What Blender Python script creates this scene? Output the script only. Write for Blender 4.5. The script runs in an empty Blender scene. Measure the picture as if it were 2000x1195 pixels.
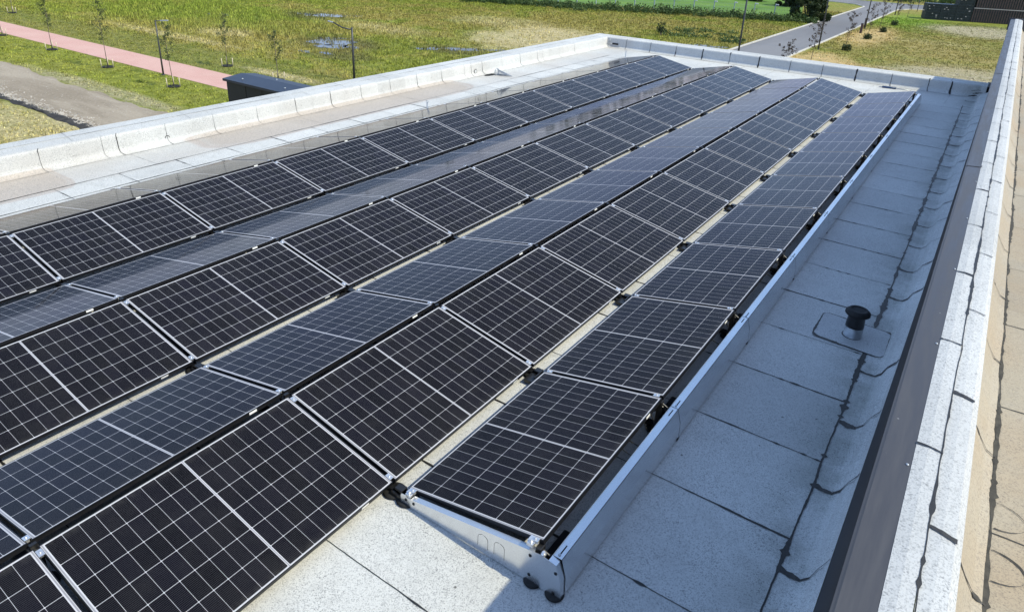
import bpy, math, random
import numpy as np
from mathutils import Vector, Matrix

random.seed(7)
rng = np.random.default_rng(7)
scn = bpy.context.scene
COL = scn.collection

# ------------------------------------------------------------------ camera
cam = bpy.data.cameras.new("camera")
cam.sensor_width = 36.0
cam.lens = 1358.98 / 2000 * 36
cam.shift_y = -(597.5 - 440.0) / 2000
cam.clip_start = 0.05
cam.clip_end = 3000
camo = bpy.data.objects.new("camera", cam)
COL.objects.link(camo)
A_, B_, C_ = 0.5889, 1.1703, 0.0452
rot = Matrix.Rotation(A_, 4, 'Z') @ Matrix.Rotation(B_, 4, 'X') @ Matrix.Rotation(C_, 4, 'Z')
camo.matrix_world = Matrix.Translation((2.6398, -2.7795, 3.7491)) @ rot
scn.camera = camo

# ------------------------------------------------------------------ light
SUN = Vector((0.845, 0.20, 1.0)).normalized()
elev = math.asin(SUN.z)
azim = math.atan2(SUN.x, SUN.y)
w = bpy.data.worlds.new("World")
scn.world = w
w.use_nodes = True
nt = w.node_tree
nt.nodes.clear()
sky = nt.nodes.new('ShaderNodeTexSky')
sky.sky_type = 'NISHITA'
sky.sun_disc = False
sky.sun_elevation = elev
sky.sun_rotation = azim
sky.air_density = 1.0
sky.dust_density = 0.3
sky.ozone_density = 2.0
bg = nt.nodes.new('ShaderNodeBackground')
bg.inputs['Strength'].default_value = 0.13
tint = nt.nodes.new('ShaderNodeMix'); tint.data_type = 'RGBA'; tint.blend_type = 'MULTIPLY'
tint.inputs[0].default_value = 1.0
tint.inputs[7].default_value = (1.04, 1.02, 0.99, 1)
wo = nt.nodes.new('ShaderNodeOutputWorld')
nt.links.new(sky.outputs[0], tint.inputs[6])
# sky darkened and tinted near the horizon, added to dim panel reflections
tcw = nt.nodes.new('ShaderNodeTexCoord'); sxy = nt.nodes.new('ShaderNodeSeparateXYZ')
nt.links.new(tcw.outputs['Generated'], sxy.inputs[0])
cn = nt.nodes.new('ShaderNodeTexNoise'); cn.inputs['Scale'].default_value = 5.0; cn.inputs['Detail'].default_value = 5
nt.links.new(tcw.outputs['Generated'], cn.inputs['Vector'])
am = nt.nodes.new('ShaderNodeMath'); am.operation = 'MULTIPLY_ADD'
nt.links.new(cn.outputs['Fac'], am.inputs[0]); am.inputs[1].default_value = 0.30; nt.links.new(sxy.outputs[2], am.inputs[2])
mr = nt.nodes.new('ShaderNodeMapRange'); mr.interpolation_type = 'SMOOTHSTEP'
nt.links.new(am.outputs[0], mr.inputs[0])
mr.inputs[1].default_value = 0.12; mr.inputs[2].default_value = 0.60
horizon_dim = nt.nodes.new('ShaderNodeMix'); horizon_dim.data_type = 'RGBA'
nt.links.new(mr.outputs[0], horizon_dim.inputs[0])
horizon_dim.inputs[6].default_value = (0.46, 0.43, 0.64, 1); horizon_dim.inputs[7].default_value = (1.04, 1.02, 1.0, 1)
cm = nt.nodes.new('ShaderNodeMix'); cm.data_type = 'RGBA'; cm.blend_type = 'MULTIPLY'; cm.inputs[0].default_value = 1.0
nt.links.new(tint.outputs[2], cm.inputs[6]); nt.links.new(horizon_dim.outputs[2], cm.inputs[7])
nt.links.new(cm.outputs[2], bg.inputs[0])
nt.links.new(bg.outputs[0], wo.inputs[0])

sun = bpy.data.lights.new("sun", 'SUN')
sun.energy = 2.1
sun.angle = math.radians(0.53)
sun.color = (1.0, 0.94, 0.72)
suno = bpy.data.objects.new("sun", sun)
COL.objects.link(suno)
suno.rotation_euler = SUN.to_track_quat('Z', 'Y').to_euler()
suno.location = (0, 0, 30)

scn.view_settings.view_transform = 'Standard'
scn.view_settings.look = 'None'
scn.view_settings.gamma = 1.0
scn.view_settings.exposure = 1.1
scn.cycles.max_bounces = 6

# ------------------------------------------------------------------ constants
T = 0.199
W = 1.134
CX = W * math.cos(T)
SZ = W * math.sin(T)
GV, GR = 0.1271, 0.0756
PP = GV + 2 * CX + GR
PY = 1.8152
PL = 1.790
ZL = 0.10
G = -6.4
WH = 2.0

# ------------------------------------------------------------------ node helpers
class NT:
    def __init__(s, name):
        s.m = bpy.data.materials.new(name)
        s.m.use_nodes = True
        s.t = s.m.node_tree
        s.b = s.t.nodes['Principled BSDF']
    def n(s, k, **kw):
        x = s.t.nodes.new(k)
        for a, v in kw.items():
            setattr(x, a, v)
        return x
    def put(s, sock, v):
        if hasattr(v, 'is_linked') or isinstance(v, bpy.types.NodeSocket):
            s.t.links.new(v, sock)
        elif v is not None:
            if isinstance(v, (tuple, list)) and len(v) == 3 and sock.type == 'RGBA':
                v = (*v, 1)
            sock.default_value = v
    def obj(s):
        return s.n('ShaderNodeTexCoord').outputs['Object']
    def xyz(s, v=None):
        x = s.n('ShaderNodeSeparateXYZ')
        s.put(x.inputs[0], v if v is not None else s.obj())
        return x.outputs[0], x.outputs[1], x.outputs[2]
    def comb(s, a, b, c=0.0):
        x = s.n('ShaderNodeCombineXYZ')
        s.put(x.inputs[0], a); s.put(x.inputs[1], b); s.put(x.inputs[2], c)
        return x.outputs[0]
    def math(s, op, a, b=None, c=None, clamp=False):
        x = s.n('ShaderNodeMath', operation=op)
        x.use_clamp = clamp
        s.put(x.inputs[0], a)
        if b is not None: s.put(x.inputs[1], b)
        if c is not None: s.put(x.inputs[2], c)
        return x.outputs[0]
    def noise(s, scale, detail=3, rough=0.55, vec=None, dist=0.0):
        x = s.n('ShaderNodeTexNoise')
        s.put(x.inputs['Vector'], vec if vec is not None else s.obj())
        x.inputs['Scale'].default_value = scale
        x.inputs['Detail'].default_value = detail
        x.inputs['Roughness'].default_value = rough
        x.inputs['Distortion'].default_value = dist
        return x.outputs['Fac']
    def ss(s, v, a, b, lo=0.0, hi=1.0):
        x = s.n('ShaderNodeMapRange', interpolation_type='SMOOTHSTEP')
        s.put(x.inputs[0], v)
        x.inputs[1].default_value = a; x.inputs[2].default_value = b
        x.inputs[3].default_value = lo; x.inputs[4].default_value = hi
        return x.outputs[0]
    def mix(s, f, a, b, mode='MIX'):
        x = s.n('ShaderNodeMix', data_type='RGBA', blend_type=mode)
        s.put(x.inputs[0], f); s.put(x.inputs[6], a); s.put(x.inputs[7], b)
        return x.outputs[2]
    def scale(s, v, sc):
        x = s.n('ShaderNodeVectorMath', operation='MULTIPLY')
        s.put(x.inputs[0], v); x.inputs[1].default_value = sc
        return x.outputs[0]
    def bump(s, h, dist=0.01, strength=1.0):
        x = s.n('ShaderNodeBump')
        x.inputs['Strength'].default_value = strength
        x.inputs['Distance'].default_value = dist
        s.put(x.inputs['Height'], h)
        s.t.links.new(x.outputs[0], s.b.inputs['Normal'])
    def set(s, base=None, rough=None, metal=None, spec=None):
        if base is not None: s.put(s.b.inputs['Base Color'], base)
        if rough is not None: s.put(s.b.inputs['Roughness'], rough)
        if metal is not None: s.put(s.b.inputs['Metallic'], metal)
        if spec is not None: s.put(s.b.inputs['Specular IOR Level'], spec)
        return s.m

def simple(name, col, rough=0.6, metal=0.0, var=0.12, sc=8.0, spec=None, bump=0.0):
    t = NT(name)
    f = t.noise(sc, 4)
    c = t.mix(t.ss(f, 0.3, 0.7), tuple(x * (1 - var) for x in col), tuple(min(1, x * (1 + var)) for x in col))
    t.set(c, rough, metal, spec)
    if bump: t.bump(t.noise(sc * 12, 3), bump)
    return t.m

# ------------------------------------------------------------------ materials
M = {}

def granule(name, colA, colB, stains=False, warm=None, dark=(0.10, 0.105, 0.11), chip=0.55):
    t = NT(name)
    o = t.obj()
    x, y, z = t.xyz(o)
    big = t.noise(0.55, 4, 0.6, o)
    mid = t.noise(5.0, 4, 0.6, o)
    col = t.mix(t.ss(big, 0.3, 0.7), colA, colB)
    # every membrane sheet is from another roll
    idx = t.math('FLOOR', t.math('DIVIDE', t.math('SUBTRACT', y, 0.375), 0.945))
    wn = t.n('ShaderNodeTexWhiteNoise', noise_dimensions='2D')
    t.put(wn.inputs['Vector'], t.comb(idx, t.math('FLOOR', t.math('MULTIPLY', x, 0.13)), 0.0))
    tint = t.ss(wn.outputs['Value'], 0.0, 1.0, 0.93, 1.03)
    col = t.mix(1.0, col, t.comb(tint, tint, tint), 'MULTIPLY')
    col = t.mix(t.ss(mid, 0.45, 0.8, 0.0, 0.20), col, (0.36, 0.35, 0.33))
    wash = t.noise(1.1, 6, 0.7, t.scale(o, (1.0, 2.2, 1.0)), 1.2)
    col = t.mix(t.ss(wash, 0.50, 0.68, 0.0, 0.13), col, (0.33, 0.335, 0.31))
    if warm:
        col = t.mix(t.ss(t.noise(1.3, 4, 0.6, o), 0.35, 0.75, 0.0, 0.8), col, warm)
    if stains:
        # dried puddle silt in the gutter along the left parapet
        band = t.math('MULTIPLY', t.ss(x, -9.3, -9.0), t.ss(x, -8.25, -7.95, 1.0, 0.0))
        nz = t.noise(0.75, 5, 0.6, t.scale(o, (1.0, 0.55, 1.0)), 0.4)
        band2 = t.math('MULTIPLY', t.ss(z, 0.02, 0.09, 1.0, 0.0), t.ss(x, -8.5, -7.8, 1.0, 0.0))
        alongA = t.math('MULTIPLY', t.ss(y, 3.2, 5.2), t.ss(y, 10.6, 12.2, 1.0, 0.0))
        alongB = t.math('MULTIPLY', t.ss(y, 0.0, 0.7), t.ss(y, 1.4, 1.9, 1.0, 0.0))
        along = t.math('ADD', alongA, alongB, clamp=True)
        v = t.math('MULTIPLY', t.math('MULTIPLY', band2, along), t.math('ADD', nz, 0.42))
        st = t.ss(v, 0.26, 0.56)
        rim = t.math('MULTIPLY', t.ss(v, 0.24, 0.32), t.ss(v, 0.36, 0.44, 1.0, 0.0))
        col = t.mix(t.math('MULTIPLY', st, 0.60), col, (0.44, 0.345, 0.265))
        col = t.mix(t.math('MULTIPLY', rim, 0.32), col, (0.36, 0.22, 0.15))
        gr = t.math('MULTIPLY', st, t.ss(t.noise(30, 3, 0.7, o), 0.5, 0.72, 0.0, 0.5))
        col = t.mix(gr, col, (0.17, 0.14, 0.11))
        grime = t.math('MULTIPLY', t.math('MULTIPLY', t.ss(x, 1.9, 2.42), t.ss(x, 2.44, 2.52, 1.0, 0.0)), t.ss(t.noise(1.6, 5, 0.7, o), 0.38, 0.62, 0.0, 0.5))
        col = t.mix(grime, col, (0.20, 0.215, 0.18))
        faint = t.math('MULTIPLY', band, t.ss(t.noise(0.4, 3, 0.6, o), 0.35, 0.65, 0.0, 0.35))
        col = t.mix(faint, col, (0.50, 0.43, 0.36))
    # mineral granules: dark chips between the pale ones
    v1 = t.n('ShaderNodeTexVoronoi', feature='F1')
    t.put(v1.inputs['Vector'], o); v1.inputs['Scale'].default_value = 230
    sp = t.n('ShaderNodeSeparateColor'); t.put(sp.inputs[0], v1.outputs['Color'])
    v3 = t.n('ShaderNodeTexVoronoi', feature='F1')
    t.put(v3.inputs['Vector'], o); v3.inputs['Scale'].default_value = 150
    sp3 = t.n('ShaderNodeSeparateColor'); t.put(sp3.inputs[0], v3.outputs['Color'])
    chips = t.math('ADD', t.ss(sp.outputs[0], 0.66, 0.90, 0.0, chip * 0.8), t.ss(sp3.outputs[0], 0.80, 0.94, 0.0, chip * 0.8), clamp=True)
    dens = t.ss(t.noise(2.2, 4, 0.65, o), 0.3, 0.75, 0.55, 1.0)
    col = t.mix(t.math('MULTIPLY', chips, dens), col, dark)
    # bare specks and dirt dots
    v2 = t.n('ShaderNodeTexVoronoi', feature='F1')
    t.put(v2.inputs['Vector'], o); v2.inputs['Scale'].default_value = 6.0
    sp2 = t.n('ShaderNodeSeparateColor'); t.put(sp2.inputs[0], v2.outputs['Color'])
    dot = t.math('MULTIPLY', t.ss(v2.outputs['Distance'], 0.035, 0.075, 1.0, 0.0), t.ss(sp2.outputs[1], 0.68, 0.72))
    col = t.mix(t.math('MULTIPLY', dot, 0.8), col, (0.05, 0.05, 0.045))
    t.set(col, 0.60, 0.0, 0.45)
    saw = t.math('FRACT', t.math('DIVIDE', t.math('SUBTRACT', y, 0.370), 0.945))
    h = t.math('ADD', t.math('MULTIPLY', sp.outputs[0], 0.5), t.math('ADD', t.math('MULTIPLY', t.noise(4, 4), 2.0), t.math('MULTIPLY', saw, 1.3)))
    t.bump(h, 0.0035, 0.7)
    return t.m

M['membrane'] = granule('white_granule_membrane', (0.58, 0.58, 0.56), (0.68, 0.68, 0.655), stains=True, chip=0.68)
M['membrane_up'] = granule('new_white_membrane', (0.50, 0.505, 0.50), (0.58, 0.585, 0.58), dark=(0.13, 0.135, 0.14), chip=0.6)
M['membrane_old'] = granule('beige_old_membrane', (0.35, 0.30, 0.22), (0.44, 0.385, 0.29), warm=(0.38, 0.29, 0.185), dark=(0.17, 0.14, 0.11))
M['bitumen'] = simple('black_bitumen_bleed', (0.018, 0.017, 0.016), 0.5, 0, 0.3, 30, bump=0.002)
M['bitumen_old'] = simple('weathered_bitumen', (0.05, 0.045, 0.035), 0.8, 0, 0.4, 30, bump=0.002)

def mk_cells():
    t = NT('solar_cells_under_glass')
    o = t.obj()
    x, y, z = t.xyz(o)
    half, gap = 0.0959, 0.0019
    cw, colgap = 0.1838, 0.0030
    # columns
    u = t.math('DIVIDE', t.math('ADD', x, 3 * cw), cw)
    iu = t.math('FLOOR', u)
    fu = t.math('MULTIPLY', t.math('SUBTRACT', u, iu), cw)
    du = t.math('MINIMUM', fu, t.math('SUBTRACT', cw, fu))
    # rows, mirrored about the middle bar
    ay = t.math('SUBTRACT', t.math('ABSOLUTE', y), 0.0070)
    v = t.math('DIVIDE', ay, half)
    iv = t.math('FLOOR', v)
    fv = t.math('MULTIPLY', t.math('SUBTRACT', v, iv), half)
    dv = t.math('MINIMUM', fv, t.math('SUBTRACT', half, fv))
    L1 = t.math('LESS_THAN', du, colgap / 2)
    L2 = t.math('LESS_THAN', dv, gap / 2)
    L3 = t.math('LESS_THAN', t.math('ADD', du, dv), 0.0064)
    out = t.math('ADD', t.math('GREATER_THAN', t.math('ABSOLUTE', x), 3 * cw - 0.001),
                 t.math('GREATER_THAN', ay, 9 * half - 0.001))
    mid = t.math('LESS_THAN', ay, 0.0)
    line = t.math('ADD', t.math('ADD', L1, L2), t.math('ADD', L3, t.math('ADD', out, mid)), clamp=True)
    midw = t.math('LESS_THAN', t.math('ABSOLUTE', y), 0.0032)
    rib = t.math('LESS_THAN', t.math('ABSOLUTE', t.math('SUBTRACT', ay, 9 * half + 0.0105)), 0.0042)
    midw = t.math('ADD', midw, rib, clamp=True)
    # cell tone
    sy = t.math('SIGN', y)
    wn = t.n('ShaderNodeTexWhiteNoise', noise_dimensions='3D')
    oi = t.n('ShaderNodeObjectInfo')
    t.put(wn.inputs['Vector'], t.comb(iu, t.math('MULTIPLY', t.math('ADD', iv, 1.0), sy), t.math('MULTIPLY', oi.outputs['Random'], 50.0)))
    wv = wn.outputs['Value']
    cell = t.mix(wv, (0.0028, 0.0028, 0.0042), (0.0058, 0.0056, 0.0100))
    ptone = t.ss(oi.outputs['Random'], 0, 1, 0.85, 1.2)
    cell = t.mix(1.0, cell, t.comb(ptone, ptone, ptone), 'MULTIPLY')
    # busbars along the long side
    fb = t.math('FRACT', t.math('DIVIDE', fu, cw / 16.0))
    bb = t.math('LESS_THAN', t.math('ABSOLUTE', t.math('SUBTRACT', fb, 0.5)), 0.048)
    cell = t.mix(t.math('MULTIPLY', bb, 0.45), cell, (0.16, 0.16, 0.18))
    col = t.mix(line, cell, (0.50, 0.50, 0.53))
    col = t.mix(t.math('MULTIPLY', midw, 0.8), col, (0.20, 0.20, 0.23))
    # thin film of dust on the glass
    dn = t.noise(3.0, 5, 0.65, o)
    dust = t.ss(dn, 0.35, 0.8, 0.003, 0.022)
    vd = t.n('ShaderNodeTexVoronoi', feature='F1'); t.put(vd.inputs['Vector'], t.comb(x, y, t.math('MULTIPLY', oi.outputs['Random'], 40.0))); vd.inputs['Scale'].default_value = 1.6
    sd = t.n('ShaderNodeSeparateColor'); t.put(sd.inputs[0], vd.outputs['Color'])
    drop = t.math('MULTIPLY', t.ss(t.math('ADD', vd.outputs['Distance'], t.math('MULTIPLY', t.noise(60, 3), 0.03)), 0.020, 0.040, 1.0, 0.0), t.ss(sd.outputs[0], 0.80, 0.82))
    col = t.mix(t.math('MULTIPLY', drop, 0.55), col, (0.55, 0.54, 0.50))
    edge_d = t.math('MULTIPLY', t.ss(t.math('ABSOLUTE', x), 0.49, 0.565), t.ss(t.noise(9.0, 4, 0.7, t.scale(o, (0.4, 1.0, 1.0))), 0.3, 0.7, 0.0, 0.07))
    dust = t.math('ADD', dust, edge_d, clamp=True)
    col = t.mix(dust, col, (0.42, 0.40, 0.36))
    t.set(col, t.ss(t.noise(2.0, 3, 0.6, o), 0.3, 0.7, 0.05, 0.09), 0.0, 0.10)
    t.b.inputs['IOR'].default_value = 1.42
    t.b.inputs['Specular Tint'].default_value = (0.96, 0.80, 1.0, 1)
    return t.m
M['cells'] = mk_cells()
M['frame'] = simple('black_anodised_frame', (0.022, 0.022, 0.025), 0.38, 0.6, 0.1, 20)
M['blackmetal'] = simple('black_coated_rail', (0.012, 0.012, 0.013), 0.42, 0.3, 0.3, 14)
M['rubber'] = simple('black_rubber', (0.012, 0.012, 0.012), 0.75, 0, 0.3, 30)
M['plastic'] = simple('black_plastic', (0.016, 0.016, 0.017), 0.3, 0, 0.2, 10)
M['clamp'] = simple('bright_aluminium', (0.72, 0.73, 0.75), 0.33, 0.75, 0.08, 30)
M['sheet'] = simple('magnesium_zinc_sheet', (0.80, 0.81, 0.82), 0.27, 0.85, 0.05, 2.2)
M['lip'] = M['sheet']
M['darkhole'] = simple('dark_slot', (0.01, 0.01, 0.01), 0.8)
M['sticker'] = simple('white_sticker', (0.8, 0.8, 0.78), 0.5, 0, 0.03)
M['wallmetal'] = simple('dark_brown_sheet_wall', (0.020, 0.018, 0.020), 0.6, 0.0, 0.08, 1.5, spec=0.25)
M['coping'] = simple('grey_brown_coping_sheet', (0.068, 0.066, 0.070), 0.42, 0.1, 0.07, 1.2)
def metalmat(name, ca, cb, rough, metal, spec):
    t = NT(name); o = t.obj()
    n = t.noise(3.0, 5, 0.65, t.scale(o, (6.0, 0.5, 1.0)))
    c = t.mix(t.ss(n, 0.35, 0.7), ca, cb)
    v = t.n('ShaderNodeTexVoronoi', feature='F1'); t.put(v.inputs['Vector'], o); v.inputs['Scale'].default_value = 9.0
    c = t.mix(t.ss(v.outputs['Distance'], 0.02, 0.045, 0.8, 0.0), c, (0.30, 0.30, 0.29))
    t.set(c, t.ss(n, 0.3, 0.7, rough - 0.06, rough + 0.1), metal, spec)
    t.bump(t.noise(2.2, 3, 0.5, t.scale(o, (2.0, 1.0, 2.0))), 0.004, 0.6)
    return t.m
M['coping'] = metalmat('grey_brown_coping_sheet', (0.060, 0.058, 0.063), (0.078, 0.076, 0.080), 0.44, 0.1, 0.5)
M['wallrender'] = simple('pale_render', (0.55, 0.55, 0.53), 0.85, 0, 0.08, 2)
M['galv'] = simple('galvanised_steel', (0.42, 0.44, 0.46), 0.42, 0.6, 0.15, 20)
M['pole'] = simple('dark_grey_pole', (0.06, 0.063, 0.07), 0.45, 0.3, 0.1, 3)
M['lamphead'] = simple('pale_lamp_head', (0.35, 0.37, 0.40), 0.4, 0.3, 0.1, 5)
M['kioskwall'] = simple('black_green_kiosk_wall', (0.011, 0.014, 0.013), 0.6, 0, 0.15, 2)
M['kioskroof'] = simple('navy_kiosk_roof', (0.030, 0.038, 0.058), 0.42, 0.2, 0.1, 1.5)
M['bark'] = simple('sapling_bark', (0.16, 0.13, 0.10), 0.9, 0, 0.3, 20)
M['stake'] = simple('pale_wood_stake', (0.55, 0.47, 0.34), 0.8, 0, 0.15, 12)
M['kerb'] = simple('granite_kerb', (0.52, 0.50, 0.45), 0.85, 0, 0.12, 3)
M['crate'] = simple('black_green_crate', (0.012, 0.020, 0.019), 0.55, 0, 0.3, 2)
M['crateframe'] = simple('crate_steel_frame', (0.034, 0.046, 0.046), 0.5, 0.2, 0.3, 2)
M['slat'] = simple('dark_brown_slats', (0.075, 0.048, 0.042), 0.65, 0, 0.25, 3)
M['palebeam'] = simple('pale_beam', (0.45, 0.40, 0.37), 0.7, 0, 0.1, 3)
M['pallet'] = simple('weathered_pallet', (0.22, 0.16, 0.14), 0.85, 0, 0.2, 3)
M['bluesign'] = simple('turquoise_sign', (0.05, 0.30, 0.40), 0.4, 0, 0.05, 3)
M['white'] = simple('white_paint', (0.72, 0.73, 0.72), 0.5, 0, 0.05, 4)
M['fencepost'] = simple('pale_green_grey_post', (0.45, 0.52, 0.50), 0.5, 0.2, 0.08, 4)
M['fencewire'] = simple('grey_green_wire', (0.25, 0.33, 0.28), 0.6, 0.2, 0.1, 4)
M['stone'] = simple('pale_crushed_stone', (0.36, 0.33, 0.29), 0.9, 0, 0.35, 1.5)
M['bollard'] = simple('brown_bollard', (0.09, 0.05, 0.045), 0.6, 0, 0.1, 4)
M['bluecable'] = simple('blue_sheath', (0.02, 0.06, 0.16), 0.4, 0, 0.1, 4)

def leafmat(name, a, b):
    t = NT(name)
    g = t.n('ShaderNodeNewGeometry')
    c = t.mix(g.outputs['Random Per Island'], a, b)
    t.set(c, 0.6, 0, 0.3)
    t.b.inputs['Subsurface Weight'].default_value = 0.0
    # leaves let some light through
    tr = t.n('ShaderNodeBsdfTranslucent'); t.put(tr.inputs[0], c)
    mx = t.n('ShaderNodeMixShader'); mx.inputs[0].default_value = 0.25
    out = [n for n in t.t.nodes if n.type == 'OUTPUT_MATERIAL'][0]
    t.t.links.new(t.b.outputs[0], mx.inputs[1]); t.t.links.new(tr.outputs[0], mx.inputs[2])
    t.t.links.new(mx.outputs[0], out.inputs[0])
    return t.m
M['leaf_green'] = leafmat('sapling_leaves', (0.060, 0.080, 0.028), (0.12, 0.15, 0.050))
M['leaf_red'] = leafmat('coppery_leaves', (0.055, 0.040, 0.035), (0.10, 0.075, 0.055))
M['leaf_dark'] = leafmat('dark_bush_leaves', (0.022, 0.038, 0.014), (0.050, 0.075, 0.024))
M['leaf_weed'] = leafmat('weed_leaves', (0.045, 0.085, 0.022), (0.10, 0.15, 0.045))
M['leaf_forest'] = leafmat('distant_tree_leaves', (0.020, 0.035, 0.014), (0.045, 0.07, 0.022))

def blob(t, x, y, cx, cy, rx, ry, nz, soft=0.35, amp=0.9):
    """soft-edged patch on the ground with a ragged outline"""
    dx = t.math('DIVIDE', t.math('SUBTRACT', x, cx), rx)
    dy = t.math('DIVIDE', t.math('SUBTRACT', y, cy), ry)
    d = t.math('SQRT', t.math('ADD', t.math('MULTIPLY', dx, dx), t.math('MULTIPLY', dy, dy)))
    d = t.math('ADD', d, t.math('MULTIPLY', t.math('SUBTRACT', nz, 0.5), amp * 2))
    return t.ss(d, 1.0 - soft, 1.0 + soft * 0.4, 1.0, 0.0)

def ground_colour(t, dark=1.52):
    o = t.obj()
    x, y, z = t.xyz(o)
    n1 = t.noise(0.045, 5, 0.6, o)
    n2 = t.noise(0.22, 5, 0.62, o, 0.6)
    n3 = t.noise(1.1, 5, 0.65, o, 0.5)
    n4 = t.noise(5.0, 4, 0.7, o)
    green = t.mix(t.ss(n3, 0.35, 0.65), (0.115, 0.135, 0.028), (0.185, 0.200, 0.045))
    olive = t.mix(t.ss(n3, 0.35, 0.65), (0.165, 0.145, 0.048), (0.245, 0.210, 0.082))
    m = t.math('ADD', t.math('MULTIPLY', n1, 0.5), t.math('MULTIPLY', n2, 0.5))
    col = t.mix(t.ss(m, 0.425, 0.56), green, olive)
    # lawn between path and dirt track, and the mown strip past the path
    lawn = t.math('MULTIPLY', t.ss(y, 17.0, 18.2), t.ss(y, 23.2, 23.6, 1.0, 0.0))
    lawn = t.math('MULTIPLY', lawn, t.ss(x, -31.0, -33.0))
    col = t.mix(t.math('MULTIPLY', lawn, 0.75), col, t.mix(t.ss(n3, 0.35, 0.65), (0.125, 0.145, 0.024), (0.20, 0.215, 0.045)))
    mown = t.math('MULTIPLY', t.ss(y, 26.3, 26.6), t.ss(t.math('ADD', y, t.math('MULTIPLY', n2, 4.0)), 33.0, 34.5, 1.0, 0.0))
    col = t.mix(t.math('MULTIPLY', mown, 0.75), col, t.mix(t.ss(n3, 0.35, 0.65), (0.105, 0.120, 0.032), (0.165, 0.165, 0.055)))
    lush = blob(t, x, y, -72, 46, 22, 12, n2, 0.8, 0.7)
    col = t.mix(t.math('MULTIPLY', lush, 0.7), col, t.mix(t.ss(n3, 0.3, 0.7), (0.095, 0.135, 0.024), (0.185, 0.225, 0.045)))
    lush2 = t.math('MULTIPLY', blob(t, x, y, -10.0, 121, 6.5, 12, n2, 0.8, 0.5), 0.85)
    col = t.mix(lush2, col, t.mix(t.ss(n3, 0.3, 0.7), (0.12, 0.19, 0.028), (0.18, 0.26, 0.045)))
    # bare sandy places
    sand = t.mix(t.ss(n4, 0.35, 0.65), (0.30, 0.245, 0.155), (0.44, 0.38, 0.27))
    straw = t.mix(t.ss(n4, 0.35, 0.65), (0.33, 0.225, 0.115), (0.45, 0.34, 0.20))
    grav = t.mix(t.ss(n4, 0.35, 0.65), (0.22, 0.185, 0.145), (0.36, 0.32, 0.265))
    holes = t.ss(n3, 0.30, 0.60, 0.45, 1.0)
    for (cx, cy, rx, ry, cc, am, k) in [(-37, 60, 7, 11, sand, 0.9, 0.9), (-46, 67, 9, 5, sand, 0.9, 0.6),
                                    (-10.8, 95, 3.2, 13, straw, 0.6, 1.0), (-11.3, 68, 3.6, 8, straw, 0.5, 1.0), (-7.5, 67.5, 4.5, 3.5, straw, 0.8, 0.7),
                                    (-9.0, 66, 4, 3, straw, 0.7, 0.6),
                                    (0.8, 69.5, 8.0, 7.5, grav, 0.6, 1.0), (-4.5, 62, 4, 6, grav, 0.8, 0.5),
                                    (1.5, 114, 9.5, 10, grav, 0.5, 1.0), (-4, 95, 6, 2.5, sand, 0.9, 0.4),
                                    (-58, 38, 4, 2.2, sand, 0.8, 0.7), (-60, 33.5, 12, 1.0, sand, 0.6, 0.55),
                                    (-36, 11.8, 10, 2.2, sand, 0.5, 0.8), (-43, 18.4, 12, 0.9, grav, 0.5, 0.7),
                                    (-38.5, 28.9, 5, 0.8, sand, 0.5, 0.7), (-22, 70, 6, 4, olive, 0.8, 0.8), (-2.5, 88, 9, 17, (0.27, 0.215, 0.105), 0.9, 0.55), (-28, 62, 9, 5, sand, 1.1, 0.5), (-52, 52, 8, 3, sand, 1.2, 0.4)]:
        f = blob(t, x, y, cx, cy, rx, ry, n2, 0.5, am)
        col = t.mix(t.math('MULTIPLY', t.math('MULTIPLY', f, holes), k), col, cc)
    # damp dark soil round the puddles
    for (cx, cy, rx, ry) in [(-47, 41.5, 5, 3.5), (-64, 54, 5, 4), (-42, 37.5, 3, 2), (-38, 46.8, 4, 2.4)]:
        f = blob(t, x, y, cx, cy, rx, ry, n2, 0.5, 0.9)
        col = t.mix(t.math('MULTIPLY', f, 0.6), col, (0.085, 0.075, 0.045))
    dk = t.ss(n4, 0.25, 0.7, 0.72, 1.12)
    sp = t.noise(16.0, 3, 0.7, o)
    dk2 = t.ss(sp, 0.3, 0.7, 0.70, 1.22)
    col = t.mix(1.0, col, t.comb(dk, dk, dk), 'MULTIPLY')
    col = t.mix(1.0, col, t.comb(dk2, dk2, dk2), 'MULTIPLY')
    if dark != 1.0:
        col = t.mix(1.0, col, (dark * 1.0, dark * 1.0, dark * 0.84), 'MULTIPLY')
    return col, n3, n4, sp

t = NT('rough_meadow_ground')
col, n3, n4, sp = ground_colour(t)
t.set(col, 0.95, 0, 0.15)
t.bump(t.math('ADD', t.math('MULTIPLY', n4, 1.0), t.math('ADD', t.math('MULTIPLY', sp, 0.35), n3)), 0.22, 0.8)
M['ground'] = t.m
t = NT('grass_blades')
col, n3, n4, sp = ground_colour(t)
g = t.n('ShaderNodeNewGeometry')
vv = t.ss(g.outputs['Random Per Island'], 0, 1, 0.55, 1.75)
col = t.mix(1.0, col, t.comb(vv, vv, t.math('MULTIPLY', vv, 0.85)), 'MULTIPLY')
t.set(col, 0.8, 0, 0.2)
M['grass'] = t.m

t = NT('sports_turf')
o = t.obj(); x, y, z = t.xyz(o)
c = t.mix(t.ss(t.noise(0.15, 4), 0.35, 0.65), (0.105, 0.195, 0.040), (0.155, 0.26, 0.055))
c = t.mix(t.ss(t.noise(3.0, 4), 0.3, 0.7, 0, 0.35), c, (0.07, 0.16, 0.025))
t.set(c, 0.9, 0, 0.15); M['turf'] = t.m

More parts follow.
